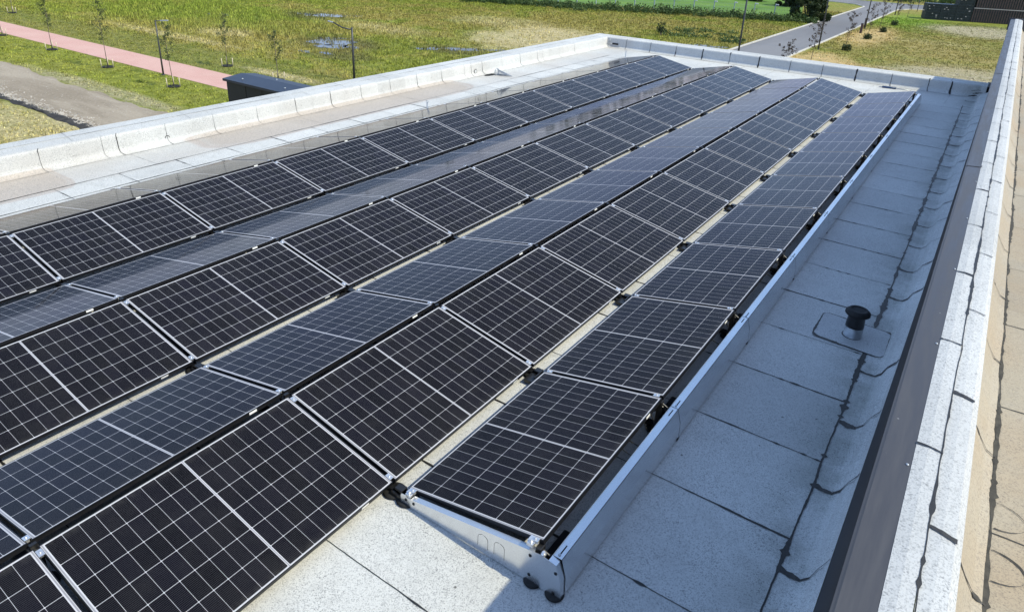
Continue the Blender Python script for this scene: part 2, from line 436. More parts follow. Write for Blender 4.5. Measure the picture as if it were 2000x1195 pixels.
t = NT('pink_brick_path')
o = t.obj(); x, y, z = t.xyz(o)
br = t.n('ShaderNodeTexBrick'); t.put(br.inputs['Vector'], o)
br.inputs['Scale'].default_value = 4.0
br.inputs['Color1'].default_value = (0.56, 0.33, 0.285, 1); br.inputs['Color2'].default_value = (0.61, 0.37, 0.32, 1)
br.inputs['Mortar'].default_value = (0.44, 0.27, 0.23, 1); br.inputs['Mortar Size'].default_value = 0.02
c = t.mix(t.ss(t.noise(0.5, 5), 0.35, 0.7, 0, 0.35), br.outputs[0], (0.62, 0.43, 0.37))
t.set(c, 0.9, 0, 0.2); M['path'] = t.m

t = NT('compacted_gravel')
o = t.obj(); x, y, z = t.xyz(o)
n = t.noise(0.6, 6, 0.65, t.scale(o, (0.25, 1.2, 1)))
c = t.mix(t.ss(n, 0.35, 0.65), (0.27, 0.225, 0.17), (0.38, 0.325, 0.255))
st_ = t.noise(9.0, 5, 0.75, o)
c = t.mix(t.ss(st_, 0.5, 0.75, 0, 0.6), c, (0.50, 0.46, 0.40))
c = t.mix(t.ss(t.noise(6, 5, 0.7, o), 0.55, 0.75, 0, 0.6), c, (0.12, 0.105, 0.085))
edge = t.ss(y, 13.4, 14.6, 1.0, 0.0)
stn = t.math('MULTIPLY', edge, t.ss(t.noise(2.5, 5, 0.8, o), 0.40, 0.6))
c = t.mix(stn, c, (0.16, 0.13, 0.10))
t.set(c, 0.95, 0, 0.15); t.bump(st_, 0.06, 0.9); M['dirt'] = t.m
M['trench'] = simple('dark_wet_soil', (0.035, 0.030, 0.024), 0.8, 0, 0.5, 3, bump=0.02)

t = NT('asphalt')
o = t.obj()
c = t.mix(t.ss(t.noise(0.12, 5, 0.6, t.scale(o, (1.5, 0.3, 1))), 0.35, 0.65), (0.165, 0.165, 0.175), (0.215, 0.215, 0.225))
c = t.mix(t.ss(t.noise(40, 3, 0.7), 0.45, 0.75, 0, 0.4), c, (0.10, 0.10, 0.10))
t.set(c, 0.85, 0, 0.3); M['asphalt'] = t.m

t = NT('puddle_water')
f = t.noise(3, 3)
t.set(t.mix(f, (0.07, 0.065, 0.05), (0.11, 0.10, 0.075)), 0.06, 0, 0.5)
t.b.inputs['IOR'].default_value = 1.33
t.bump(t.noise(14, 3), 0.004, 0.5); M['water'] = t.m

# ------------------------------------------------------------------ mesh helpers
class MB:
    def __init__(s):
        s.v = []; s.f = []; s.mi = []; s.cur = 0; s.sm = []; s.smooth = False
    def add(s, vs, fs):
        o = len(s.v)
        s.v += [tuple(p) for p in vs]
        for f in fs:
            s.f.append(tuple(i + o for i in f)); s.mi.append(s.cur); s.sm.append(s.smooth)
    def box(s, a, b):
        x0, y0, z0 = a; x1, y1, z1 = b
        s.add([(x0, y0, z0), (x1, y0, z0), (x1, y1, z0), (x0, y1, z0), (x0, y0, z1), (x1, y0, z1), (x1, y1, z1), (x0, y1, z1)],
              [(0, 3, 2, 1), (4, 5, 6, 7), (0, 1, 5, 4), (1, 2, 6, 5), (2, 3, 7, 6), (3, 0, 4, 7)])
    def tube(s, pts, r, n=8, cap=True):
        pts = [Vector(p) for p in pts]
        rs = r if isinstance(r, (list, tuple)) else [r] * len(pts)
        o = len(s.v); up0 = None
        for i, p in enumerate(pts):
            d = (pts[min(i + 1, len(pts) - 1)] - pts[max(i - 1, 0)]).normalized()
            if up0 is None:
                up0 = Vector((0, 0, 1)) if abs(d.z) < 0.9 else Vector((1, 0, 0))
            a = d.cross(up0).normalized(); b = a.cross(d).normalized()
            for k in range(n):
                t_ = 2 * math.pi * k / n
                s.v.append(tuple(p + a * math.cos(t_) * rs[i] + b * math.sin(t_) * rs[i]))
        for i in range(len(pts) - 1):
            for k in range(n):
                a0 = o + i * n + k; a1 = o + i * n + (k + 1) % n
                s.f.append((a0, a1, a1 + n, a0 + n)); s.mi.append(s.cur); s.sm.append(n > 5)
        if cap:
            s.f.append(tuple(o + k for k in range(n))[::-1]); s.mi.append(s.cur); s.sm.append(False)
            e = o + (len(pts) - 1) * n
            s.f.append(tuple(e + k for k in range(n))); s.mi.append(s.cur); s.sm.append(False)
    def lathe(s, c, prof, n=20):
        o = len(s.v)
        for (r, z) in prof:
            for k in range(n):
                a = 2 * math.pi * k / n
                s.v.append((c[0] + r * math.cos(a), c[1] + r * math.sin(a), c[2] + z))
        for i in range(len(prof) - 1):
            for k in range(n):
                a0 = o + i * n + k; a1 = o + i * n + (k + 1) % n
                s.f.append((a0, a1, a1 + n, a0 + n)); s.mi.append(s.cur); s.sm.append(True)
        s.f.append(tuple(o + k for k in range(n))[::-1]); s.mi.append(s.cur); s.sm.append(False)
        e = o + (len(prof) - 1) * n
        s.f.append(tuple(e + k for k in range(n))); s.mi.append(s.cur); s.sm.append(False)
    def extrude_y(s, prof, y0, y1, close=False):
        """open profile of (x,z) swept along y"""
        n = len(prof)
        s.add([(p[0], y0, p[1]) for p in prof] + [(p[0], y1, p[1]) for p in prof],
              [(i, i + 1, n + i + 1, n + i) for i in range(n - 1)] + ([(n - 1, 0, n, 2 * n - 1)] if close else []))
    def poly(s, pts):
        s.add(pts, [tuple(range(len(pts)))])
    def prism_y(s, poly, y0, y1):
        n = len(poly)
        s.add([(p[0], y0, p[1]) for p in poly] + [(p[0], y1, p[1]) for p in poly],
              [tuple(range(n)), tuple(range(2 * n - 1, n - 1, -1))] + [(i, n + i, n + (i + 1) % n, (i + 1) % n) for i in range(n)])
    def ribbon(s, pts, side, w0, w1=None, seed=0, step=0.03, wob=0.004, blob=0.0):
        """irregular strip of bitumen along a 3D path; side = sideways direction"""
        r = random.Random(seed)
        P = []
        for a, b in zip(pts[:-1], pts[1:]):
            a = Vector(a); b = Vector(b); m = max(1, int((b - a).length / step))
            P += [a + (b - a) * (i / m) for i in range(m)]
        P.append(Vector(pts[-1]))
        side = Vector(side).normalized(); n = len(P); wv = []; ov = 0.0; lw = 0.5; drift = []
        for i in range(n):
            lw = min(1, max(0, lw + r.uniform(-0.25, 0.25)))
            ov = ov * 0.92 + r.uniform(-1, 1) * wob
            ww = w0 + ((w1 if w1 else w0) - w0) * i / max(1, n - 1)
            ww = ww * (0.35 + 1.1 * lw * lw + (blob if r.random() < 0.06 else 0))
            wv.append(ww); drift.append(ov)
        vs = []
        for i, p in enumerate(P):
            vs.append(p + side * (drift[i] - wv[i] / 2)); vs.append(p + side * (drift[i] + wv[i] / 2))
        s.add(vs, [(2 * i, 2 * i + 1, 2 * i + 3, 2 * i + 2) for i in range(n - 1)])
    def mesh(s, name, mats):
        me = bpy.data.meshes.new(name)
        me.from_pydata(s.v, [], s.f)
        for m in (mats if isinstance(mats, (list, tuple)) else [mats]):
            me.materials.append(m)
        me.polygons.foreach_set('material_index', s.mi)
        me.polygons.foreach_set('use_smooth', s.sm)
        me.update()
        return me
    def build(s, name, mats, parent=None, loc=None, bevel=0):
        o = bpy.data.objects.new(name, s.mesh(name, mats))
        COL.objects.link(o)
        if parent: o.parent = parent
        if loc: o.location = loc
        if bevel:
            b = o.modifiers.new('bevel', 'BEVEL'); b.width = bevel; b.segments = 2; b.limit_method = 'ANGLE'
        return o

def tag(o, label, cat, group=None, kind=None):
    if label: o['label'] = label
    if cat: o['category'] = cat
    if group: o['group'] = group
    if kind: o['kind'] = kind
    return o

def thing(name, label, cat, loc=(0, 0, 0), rz=0, group=None):
    o = bpy.data.objects.new(name, None)
    o.empty_display_size = 0.2
    COL.objects.link(o); o.location = loc; o.rotation_euler = (0, 0, rz)
    return tag(o, label, cat, group)

def copy_tree(o, parent=None):
    c = o.copy(); COL.objects.link(c)
    if parent: c.parent = parent
    for ch in list(o.children): copy_tree(ch, c)
    return c

def structure(name, mb, mat):
    o = mb.build(name, mat); o['kind'] = 'structure'; return o

ORD = ['first', 'second', 'third', 'fourth', 'fifth', 'sixth', 'seventh', 'eighth', 'ninth', 'tenth', 'eleventh', 'twelfth', 'thirteenth', 'fourteenth']

# ================================================================== GROUND
b = MB(); b.box((-900, -600, G - 0.5), (900, 1200, G)); structure('ground', b, M['ground'])

def flat(name, pts, z, mat, kind='structure'):
    b = MB(); b.poly([(p[0], p[1], G + z) for p in pts])
    o = b.build(name, mat); o['kind'] = kind
    return o

def wobble_line(x0, x1, y, n, amp, seed):
    r = random.Random(seed); out = []; v = 0
    for i in range(n + 1):
        v = v * 0.7 + r.uniform(-amp, amp)
        out.append((x0 + (x1 - x0) * i / n, y + v))
    return out

flat('path', [(-140, 23.5), (-25, 23.5), (-25, 26.4), (-140, 26.4)], 0.012, M['path'])
low = wobble_line(-110, -30, 13.7, 120, 0.14, 3)
up = wobble_line(-110, -30, 17.9, 120, 0.22, 4)
flat('dirt_track', low + up[::-1], 0.010, M['dirt'])
tr1 = wobble_line(-110, -30, 13.45, 160, 0.10, 5); tr2 = wobble_line(-110, -30, 13.28, 160, 0.12, 6)
# shallow trench edge as a low ridge of turned soil with a dark face
b = MB(); n = len(tr1)
vs = []
rr = random.Random(9)
for i in range(n):
    h = rr.uniform(0.01, 0.13)
    vs += [(tr1[i][0], tr1[i][1] + 0.35, G + 0.012), (tr1[i][0], tr1[i][1], G + h), (tr2[i][0], tr2[i][1], G + 0.015)]
b.add(vs, [(3 * i, 3 * i + 3, 3 * i + 4, 3 * i + 1) for i in range(n - 1)] + [(3 * i + 1, 3 * i + 4, 3 * i + 5, 3 * i + 2) for i in range(n - 1)])
tag(b.build('soil_ridge', M['trench']), None, None, kind='structure')

# broken stones spilled along the cut edge of the track
def stones():
    r = random.Random(31); b = MB()
    for i in range(2600):
        x = r.uniform(-60, -31); y = 13.55 + abs(r.gauss(0, 0.42)); s_ = r.uniform(0.02, 0.07)
        if r.random() < 0.2: y = r.uniform(13.5, 17.7); s_ *= 0.6
        a = r.uniform(0, 6.28); c, d = math.cos(a) * s_, math.sin(a) * s_
        b.add([(x + c, y + d, G + 0.01), (x - d, y + c, G + 0.01), (x - c, y - d, G + 0.01), (x + d, y - c, G + 0.01), (x + s_ * .2, y, G + 0.01 + s_ * r.uniform(.6, 1.1))],
              [(0, 1, 4), (1, 2, 4), (2, 3, 4), (3, 0, 4)])
    o = b.build('rubble', M['stone']); tag(o, 'pale broken stones scattered along the edge of the dirt track', 'rubble', kind='stuff')
stones()

# road with kerbs and T junction
def road():
    b = MB()
    b.poly([(-19.4, 20, G + 0.012), (-14.0, 20, G + 0.012), (-14.0, 141, G + 0.012), (-12.4, 145.5, G + 0.012), (-9, 148.2, G + 0.012), (120, 149.5, G + 0.012),
            (120, 158, G + 0.012), (-9, 157.5, G + 0.012), (-120, 152.5, G + 0.012), (-120, 144.5, G + 0.012), (-26, 147.8, G + 0.012), (-21.5, 146, G + 0.012), (-19.4, 142, G + 0.012)])
    structure('road', b, M['asphalt'])
    def kerb(line, name):
        b = MB()
        for (p, q) in zip(line[:-1], line[1:]):
            p = Vector((*p, 0)); q = Vector((*q, 0)); d = (q - p); L = d.length; d.normalize(); s_ = Vector((-d.y, d.x, 0)) * 0.09
            m = max(1, int(L))
            for i in range(m):
                a = p + d * (L * i / m + 0.006); c = p + d * (L * (i + 1) / m - 0.006)
                vs = [a - s_, c - s_, c + s_, a + s_]
                b.add([(v.x, v.y, G - 0.1) for v in vs] + [(v.x, v.y, G + 0.12) for v in vs],
                      [(4, 5, 6, 7), (0, 1, 5, 4), (1, 2, 6, 5), (2, 3, 7, 6), (3, 0, 4, 7)])
        structure(name, b, M['kerb'])
    kerb([(-19.5, 20), (-19.5, 142), (-21.6, 146.1), (-26, 147.9), (-120, 144.6)], 'kerb')
    kerb([(-13.9, 20), (-13.9, 141), (-12.3, 145.4), (-9, 148.1), (120, 149.4)], 'kerb')
    kerb([(120, 158.1), (-9, 157.6), (-120, 152.6)], 'kerb')
road()

# sports pitch beyond the fence
flat('sports_pitch', [(-120, 72), (-50, 97.5), (-22.5, 109.5), (-30, 141), (-120, 141)], 0.008, M['turf'])

# puddles
def puddle(cx, cy, rx, ry, seed, rz=0):
    r = random.Random(seed); n = 56; pts = []
    ph = [r.uniform(0, 6.28) for _ in range(7)]
    for i in range(n):
        a = 2 * math.pi * i / n
        k = 1 + sum(0.17 / (j * 0.5 + 1) * math.sin((j + 2) * a + ph[j]) for j in range(7))
        x = rx * k * math.cos(a); y = ry * k * math.sin(a)
        pts.append((cx + x * math.cos(rz) - y * math.sin(rz), cy + x * math.sin(rz) + y * math.cos(rz)))
    flat('puddle', pts, 0.016, M['water'])
for a in [(-47.8, 41.6, 1.9, 1.7, 1, 0.2), (-49.6, 43.2, 1.4, 0.8, 2, 0.5), (-46.0, 40.0, 1.3, 1.1, 21, 0.3), (-63.6, 54.6, 2.2, 1.6, 3, 0.6), (-66.4, 53.6, 1.6, 0.7, 4, 0.4),
          (-61.5, 57.0, 1.3, 0.7, 14, 0.4), (-43.6, 37.4, 0.9, 0.4, 5, 0.2), (-39.6, 45.6, 1.3, 0.6, 6, 0.7), (-37.3, 47.8, 1.6, 0.9, 7, 0.7), (-35.2, 49.6, 1.2, 0.5, 8, 0.7),
          (-22.3, 68.8, 2.2, 0.8, 9, 0.5), (-45.6, 36.6, 0.8, 0.35, 10, 0), (-44.6, 41.0, 1.0, 0.5, 12, 0), (-60.0, 88.0, 3.2, 1.1, 13, 0.1), (-71.0, 45.5, 1.2, 0.5, 16, 0.4)]:
    puddle(*a)

# ------------------------------------------------------------------ grass and weeds
def in_poly(P, poly):
    x, y = P[:, 0], P[:, 1]; ins = np.zeros(len(P), bool); n = len(poly)
    for i in range(n):
        x1, y1 = poly[i]; x2, y2 = poly[(i + 1) % n]
        c = ((y1 > y) != (y2 > y)) & (x < (x2 - x1) * (y - y1) / (y2 - y1 + 1e-12) + x1)
        ins ^= c
    return ins

Rm = np.array(rot.to_3x3()); Cc = np.array((2.6398, -2.7795, 3.7491))
def visible(P, z, m=60):
    d = (np.c_[P, np.full(len(P), z)] - Cc) @ Rm
    u = 1000 + 1358.98 * d[:, 0] / -d[:, 2]; v = 440 - 1358.98 * d[:, 1] / -d[:, 2]
    return (d[:, 2] < 0) & (u > -m) & (u < 2000 + m) & (v > -m) & (v < 300)

def blades(P, h, wd, nb, name, mat, spread=0.12, lean=0.5):
    n = len(P); N = n * nb
    base = np.repeat(P, nb, 0) + rng.normal(0, spread, (N, 2))
    hh = np.repeat(h, nb) * rng.uniform(0.5, 1.2, N)
    ang = rng.uniform(0, 2 * np.pi, N); ww = np.repeat(wd, nb) * rng.uniform(0.6, 1.3, N)
    ln = rng.uniform(0, lean, N) * hh; la = rng.uniform(0, 2 * np.pi, N)
    v = np.zeros((N, 3, 3))
    v[:, 0, :2] = base + np.c_[np.cos(ang), np.sin(ang)] * ww[:, None]
    v[:, 1, :2] = base - np.c_[np.cos(ang), np.sin(ang)] * ww[:, None]
    v[:, 2, :2] = base + np.c_[np.cos(la), np.sin(la)] * ln[:, None]
    v[:, :2, 2] = G; v[:, 2, 2] = G + hh
    me = bpy.data.meshes.new(name)
    me.vertices.add(3 * N); me.vertices.foreach_set('co', v.reshape(-1))
    me.loops.add(3 * N); me.loops.foreach_set('vertex_index', np.arange(3 * N, dtype=np.int32))
    me.polygons.add(N); me.polygons.foreach_set('loop_start', np.arange(0, 3 * N, 3, dtype=np.int32))
    me.polygons.foreach_set('loop_total', np.full(N, 3, np.int32))
    me.materials.append(mat); me.update(); me.validate()
    o = bpy.data.objects.new(name, me); COL.objects.link(o)
    return o

bare = [(-37, 60, 6, 9), (-11.0, 96, 1.6, 9), (0.8, 69.5, 6, 5.5), (-11.3, 68, 2.5, 6), (1.5, 114, 7, 7), (-12, 66, 1.8, 4)]
pud = [(-47.8, 41.6, 2.3, 1.9), (-46.0, 40.0, 1.6, 1.2), (-63.6, 54.6, 2.6, 1.7), (-37.3, 47.8, 1.7, 0.9), (-22.3, 68.8, 2.3, 0.8), (-60, 88, 3.2, 1.2)]
Pg = np.c_[rng.uniform(-100, 12, 150000), rng.uniform(9, 125, 150000)]
keep = visible(Pg, G)
x_, y_ = Pg[:, 0], Pg[:, 1]
keep &= ~((y_ > 23.2) & (y_ < 26.7) & (x_ < -24)) & ~((y_ > 13.0) & (y_ < 18.1) & (x_ < -28))
keep &= ~((x_ > -19.9) & (x_ < -13.5)) & ~((y_ > 143) & (y_ < 159))
keep &= ~in_poly(Pg, [(-120, 72), (-50, 97.5), (-22.5, 109.5), (-30, 141), (-120, 141)])
keep &= ~((x_ > -9.9) & (y_ < 21.5)) & ~((x_ > -30.2) & (x_ < -24.2) & (y_ > 18.2) & (y_ < 20.8))
for (cx, cy, rx, ry) in bare:
    keep &= ~(((((x_ - cx) / rx) ** 2 + ((y_ - cy) / ry) ** 2) < 1) & (rng.random(len(x_)) < 0.75))
for (cx, cy, rx, ry) in pud:
    keep &= ~(((((x_ - cx) / rx) ** 2 + ((y_ - cy) / ry) ** 2) < 1) & (rng.random(len(x_)) < 0.62))
Pg = Pg[keep]
dist = np.hypot(Pg[:, 0], Pg[:, 1])
mownmask = ((Pg[:, 1] < 31) & (Pg[:, 0] < -25)) | ((Pg[:, 0] > -13))
hgt = np.where(mownmask, 0.085, 0.16) * rng.uniform(0.5, 1.6, len(Pg))
tall = (((Pg[:, 0] + 68) / 20) ** 2 + ((Pg[:, 1] - 44) / 9) ** 2 < 1) & (rng.random(len(Pg)) < 0.6)
hgt = np.where(tall, hgt * 2.0, hgt)
g_ = blades(Pg, hgt, np.full(len(Pg), 0.022) + dist * 0.0002, 4, 'grass', M['grass'])
tag(g_, 'rough green and straw coloured meadow grass around the building', 'grass', kind='stuff')

def leaf_cloud(centres, radii, n_each, size, rs):
    """leaf quads scattered through several clumps"""
    V = []; F = []
    for (c, r_), n in zip(zip(centres, radii), n_each):
        c = np.array(c); d = rs.normal(0, 1, (n, 3)); d /= np.linalg.norm(d, axis=1)[:, None]
        d *= (rs.random(n) ** 0.45)[:, None] * np.array(r_)
        P = c + d
        a = rs.normal(0, 1, (n, 3)); a /= np.linalg.norm(a, axis=1)[:, None]
        q = rs.normal(0, 1, (n, 3)); q = np.cross(a, q); q /= np.linalg.norm(q, axis=1)[:, None]
        s1 = (size * rs.uniform(0.6, 1.4, n))[:, None]; s2 = s1 * 0.6
        o = len(V)
        quad = np.stack([P - a * s1, P + q * s2, P + a * s1, P - q * s2], 1).reshape(-1, 3)
        base = len(V)
        V.extend(map(tuple, quad))
        F.extend([(base + 4 * i, base + 4 * i + 1, base + 4 * i + 2, base + 4 * i + 3) for i in range(n)])
    return V, F

def leaf_obj(name, V, F, mat, parent=None):
    me = bpy.data.meshes.new(name); me.from_pydata(V, [], F); me.materials.append(mat)
    o = bpy.data.objects.new(name, me); COL.objects.link(o)
    if parent: o.parent = parent
    return o

# weedy ditch bank in front of the fence
rs = np.random.default_rng(3)
cs, rd, nn = [], [], []
FA, FB = np.array((-47.0, 95.0)), np.array((-21.0, 107.0))
for i in range(330):
    s_ = rs.uniform(-0.75, 1.02)
    p = FA + (FB - FA) * s_ + np.array((0.42, -0.91)) * (rs.uniform(0.6, 4.6))
    h = rs.uniform(0.35, 0.95)
    cs.append((p[0], p[1], G + h * 0.45)); rd.append((rs.uniform(0.5, 1.1), rs.uniform(0.4, 0.8), h)); nn.append(60)
for i in range(34):
    p = (rs.uniform(-30, -20.5), rs.uniform(73, 82)); h = rs.uniform(0.15, 0.4)
    cs.append((p[0], p[1], G + h * 0.4)); rd.append((0.8, 0.6, h)); nn.append(45)
for i in range(90):
    p = (rs.uniform(-110, -45), rs.uniform(86, 93)); h = rs.uniform(0.3, 0.6)
    cs.append((p[0], p[1], G + h * 0.4)); rd.append((0.9, 0.7, h)); nn.append(40)
V, F = leaf_cloud(cs, rd, nn, 0.13, rs)
tag(leaf_obj('weeds', V, F, M['leaf_weed']), 'band of tall green weeds along the ditch below the fence', 'weeds', kind='stuff')

# scrub beyond the cross road
cs, rd, nn = [], [], []
for i in range(420):
    p = (rs.uniform(-60, 70), rs.uniform(163, 196)); h = rs.uniform(0.8, 2.4)
    cs.append((p[0], p[1], G + h * 0.5)); rd.append((rs.uniform(1, 2.4), rs.uniform(1, 2), h)); nn.append(70)
V, F = leaf_cloud(cs, rd, nn, 0.26, rs)
tag(leaf_obj('scrub', V, F, M['leaf_weed']), 'dense green scrub beyond the far cross road', 'scrub', kind='stuff')

# forest belt on the horizon (seen only mirrored in the glass)
cs, rd, nn = [], [], []
for i in range(700):
    a = rs.uniform(-0.3, 3.4); R_ = rs.uniform(330, 400)
    h = rs.uniform(8, 16)
    cs.append((-R_ * math.sin(a) + 0, R_ * math.cos(a), G + h * 0.75)); rd.append((rs.uniform(5, 9), rs.uniform(5, 9), h)); nn.append(46)
V, F = leaf_cloud(cs, rd, nn, 1.9, rs)
tag(leaf_obj('forest', V, F, M['leaf_forest']), 'far belt of dark woodland on the horizon', 'forest', kind='stuff')

# ================================================================== LOWER BUILDING
XL, YF = -8.97, 20.35          # where the cove starts
PZ = 0.34
lb = thing('flat_roof_building', 'low building with a white granule roof carrying the solar array', 'building', (0, 0, 0))
NEAR = -7.0
b = MB()
# deck: from left cove to the taller building's wall
b.poly([(XL - 0.02, NEAR, 0), (2.42, NEAR, 0), (2.42, YF + 0.02, 0), (XL - 0.02, YF + 0.02, 0)])
deck = b
# seams on the deck ------------------------------------------------
sm = deck; sm.cur = 1
Z3 = 0.0035
def seam_x(y): return 2.315 - 0.006 * max(0, y - 2)
ylist = [1.315 + 0.945 * i for i in range(-8, 19)]
for i, yy in enumerate(ylist):
    sm.ribbon([(-8.16, yy + 0.02, Z3), (-3, yy, Z3), (seam_x(yy), yy - 0.01, Z3)], (0, 1, 0), 0.013, 0.015, seed=10 + i, step=0.035, wob=0.0012, blob=1.2)
sm.ribbon([(seam_x(NEAR), NEAR, 0.009), (seam_x(2), 2.0, 0.009), (seam_x(4.2), 4.2, 0.009)], (1, 0, 0), 0.034, seed=50, step=0.022, wob=0.0018, blob=1.3)
sm.ribbon([(seam_x(4.8), 4.8, 0.009), (seam_x(12), 12, 0.009), (seam_x(19), 18.9, 0.009)], (1, 0, 0), 0.038, seed=51, step=0.025, wob=0.0018, blob=1.0)
sm.ribbon([(-7.63, NEAR, Z3), (-7.60, 18.8, Z3)], (1, 0, 0), 0.018, seed=52, step=0.06, wob=0.0015)
sm.ribbon([(-8.17, NEAR, Z3), (-8.14, 18.8, Z3)], (1, 0, 0), 0.020, seed=53, step=0.06, wob=0.0015)
sm.ribbon([(-8.97, NEAR, Z3), (-8.97, YF, Z3)], (1, 0, 0), 0.016, seed=54, step=0.06, wob=0.002)
sm.ribbon([(-8.15, 18.8, Z3), (-3, 18.78, Z3), (2.2, 18.8, Z3)], (0, 1, 0), 0.010, seed=55, step=0.06, wob=0.002)
for i in range(12):
    xx = -7.9 + i * 0.97
    sm.ribbon([(xx, 18.8, Z3), (xx + 0.02, 20.3, Z3)], (1, 0, 0), 0.006, seed=70 + i, step=0.06, wob=0.002)
for i, yy in enumerate([2.9, 6.4, 9.3, 12.6, 15.6]):
    sm.ribbon([(-8.97, yy, Z3), (-8.17, yy + 0.01, Z3)], (0, 1, 0), 0.006, seed=90 + i, step=0.05, wob=0.002)
b.build('roof_membrane', [M['membrane'], M['bitumen']], lb)

def cove(x0, sgn, ztop, x1, n=6):
    """upstand profile from the deck edge x0, rising towards x1 (sgn = -1 left)"""
    pr = [(x0, 0.0035)]
    for i in range(1, n + 1):
        a = math.pi / 2 * 0.88 * i / n
        pr.append((x0 + sgn * 0.13 * math.sin(a), 0.0035 + 0.13 * (1 - math.cos(a))))
    pr.append((x1 - sgn * 0.05, ztop - 0.055))
    for i in range(1, 4):
        a = math.pi / 2 * i / 3
        pr.append((x1 - sgn * 0.05 + sgn * 0.055 * (1 - math.cos(a)) , ztop - 0.055 + 0.055 * math.sin(a)))
    return pr
# left parapet -----------------------------------------------------
prL = cove(XL, -1, PZ, -9.17)
prL_full = prL + [(-9.47, PZ + 0.006), (-9.475, PZ + 0.012), (-9.79, PZ + 0.004), (-9.795, PZ - 0.07), (-9.78, PZ - 0.075)]
b = MB(); b.smooth = False
b.extrude_y(prL_full, NEAR, YF + 0.35)
b.cur = 1
jy = [-6.05, -5.1, -4.15, -3.2, -2.2, -1.25, -0.3, 0.65, 1.6, 2.55, 2.80, 3.66, 4.6, 5.55, 6.5, 7.45, 8.35, 9.3, 10.25, 11.2, 12.15, 12.45, 12.95, 13.9, 14.85, 15.8, 16.1, 17.1, 18.1, 19.1]
def off(pr, k=0.004):
    out = []
    for i, p in enumerate(pr):
        a = Vector(pr[max(0, i - 1)]); c = Vector(pr[min(len(pr) - 1, i + 1)]); d = (c - a).normalized()
        out.append((p[0] + d.y * k * 1.0, p[1] - d.x * k))
    return out
offL = [(p[0] + (0.004 if j > 2 else 0.002), p[1] + 0.004) for j, p in enumerate(prL)]
for i, yy in enumerate(jy):
    r = random.Random(i)
    b.ribbon([(p[0], yy + 0.03 * (1 - min(1, j / 4)) + (0.05 * max(0, j - 8) / 3), p[1]) for j, p in enumerate(offL)], (0, 1, 0), 0.015, 0.008, seed=100 + i, step=0.03, wob=0.001)
b.ribbon([(-9.47, NEAR, PZ + 0.0125), (-9.47, YF + 0.1, PZ + 0.0125)], (1, 0, 0), 0.007, seed=140, step=0.08, wob=0.001)
for i, yy in enumerate([-4.3, 0.2, 2.15, 4.2, 5.1, 6.0, 6.95, 8.0, 9.4, 10.4, 11.6, 13.0, 14.6, 16.2, 18.0]):
    b.ribbon([(-9.20, yy, PZ + 0.005), (-9.46, yy + 0.05, PZ + 0.0115), (-9.78, yy + 0.1, PZ + 0.011)], (0, 1, 0), 0.006, seed=160 + i, step=0.05, wob=0.001)
b.build('left_parapet', [M['membrane'], M['bitumen']], lb)
# far parapet ------------------------------------------------------
b = MB()
prF = [(YF - XL + p[0] * -1, p[1]) for p in prL_full]     # mirror: distance outward becomes +y
prF = [(YF + (XL - p[0]) * (1.0 if p[0] > -9.3 else 0.92), p[1]) for p in prL_full]
n = len(prF)
x0, x1 = -9.79, 2.62
b.add([(x0, p[0], p[1]) for p in prF] + [(x1, p[0], p[1]) for p in prF], [(i + 1, i, n + i, n + i + 1) for i in range(n - 1)])
b.cur = 1
jx = [-8.35, -7.42, -6.47, -5.52, -4.58, -3.63, -2.65, -1.68, -0.72, 0.25, 1.22, 1.78]
for i, xx in enumerate(jx):
    b.ribbon([(xx + 0.02 * (1 - min(1, j / 4)), p[0] - (0.004 if j > 2 else 0.0), p[1] + 0.004) for j, p in enumerate(prF[:len(prL)])], (1, 0, 0), 0.045, 0.03, seed=200 + i, step=0.03, wob=0.002)
b.ribbon([(-9.3, prF[11][0] + 0.27, PZ + 0.0145), (2.6, prF[11][0] + 0.27, PZ + 0.0145)], (0, 1, 0), 0.007, seed=240, step=0.1, wob=0.001)
b.ribbon([(-8.97, YF, 0.005), (2.3, YF, 0.005)], (0, 1, 0), 0.012, seed=241, step=0.06, wob=0.002)
b.ribbon([(1.74, prF[10][0] + 0.02, PZ + 0.009), (1.76, prF[11][0] + 0.5, PZ + 0.018)], (1, 0, 0), 0.01, seed=243, step=0.06, wob=0.002)
# tarred corner patch near the taller wall
for k, (xa, xb, za) in enumerate([(2.28, 2.50, 0.20), (2.33, 2.55, 0.13), (2.25, 2.44, 0.05)]):
    b.ribbon([(xa, YF - 0.05 - 0.02 * k, za), (xb, YF - 0.10, za + 0.04)], (0.1, 0, 1), 0.03, seed=250 + k, step=0.02, wob=0.006)
b.build('far_parapet', [M['membrane'], M['bitumen']], lb)
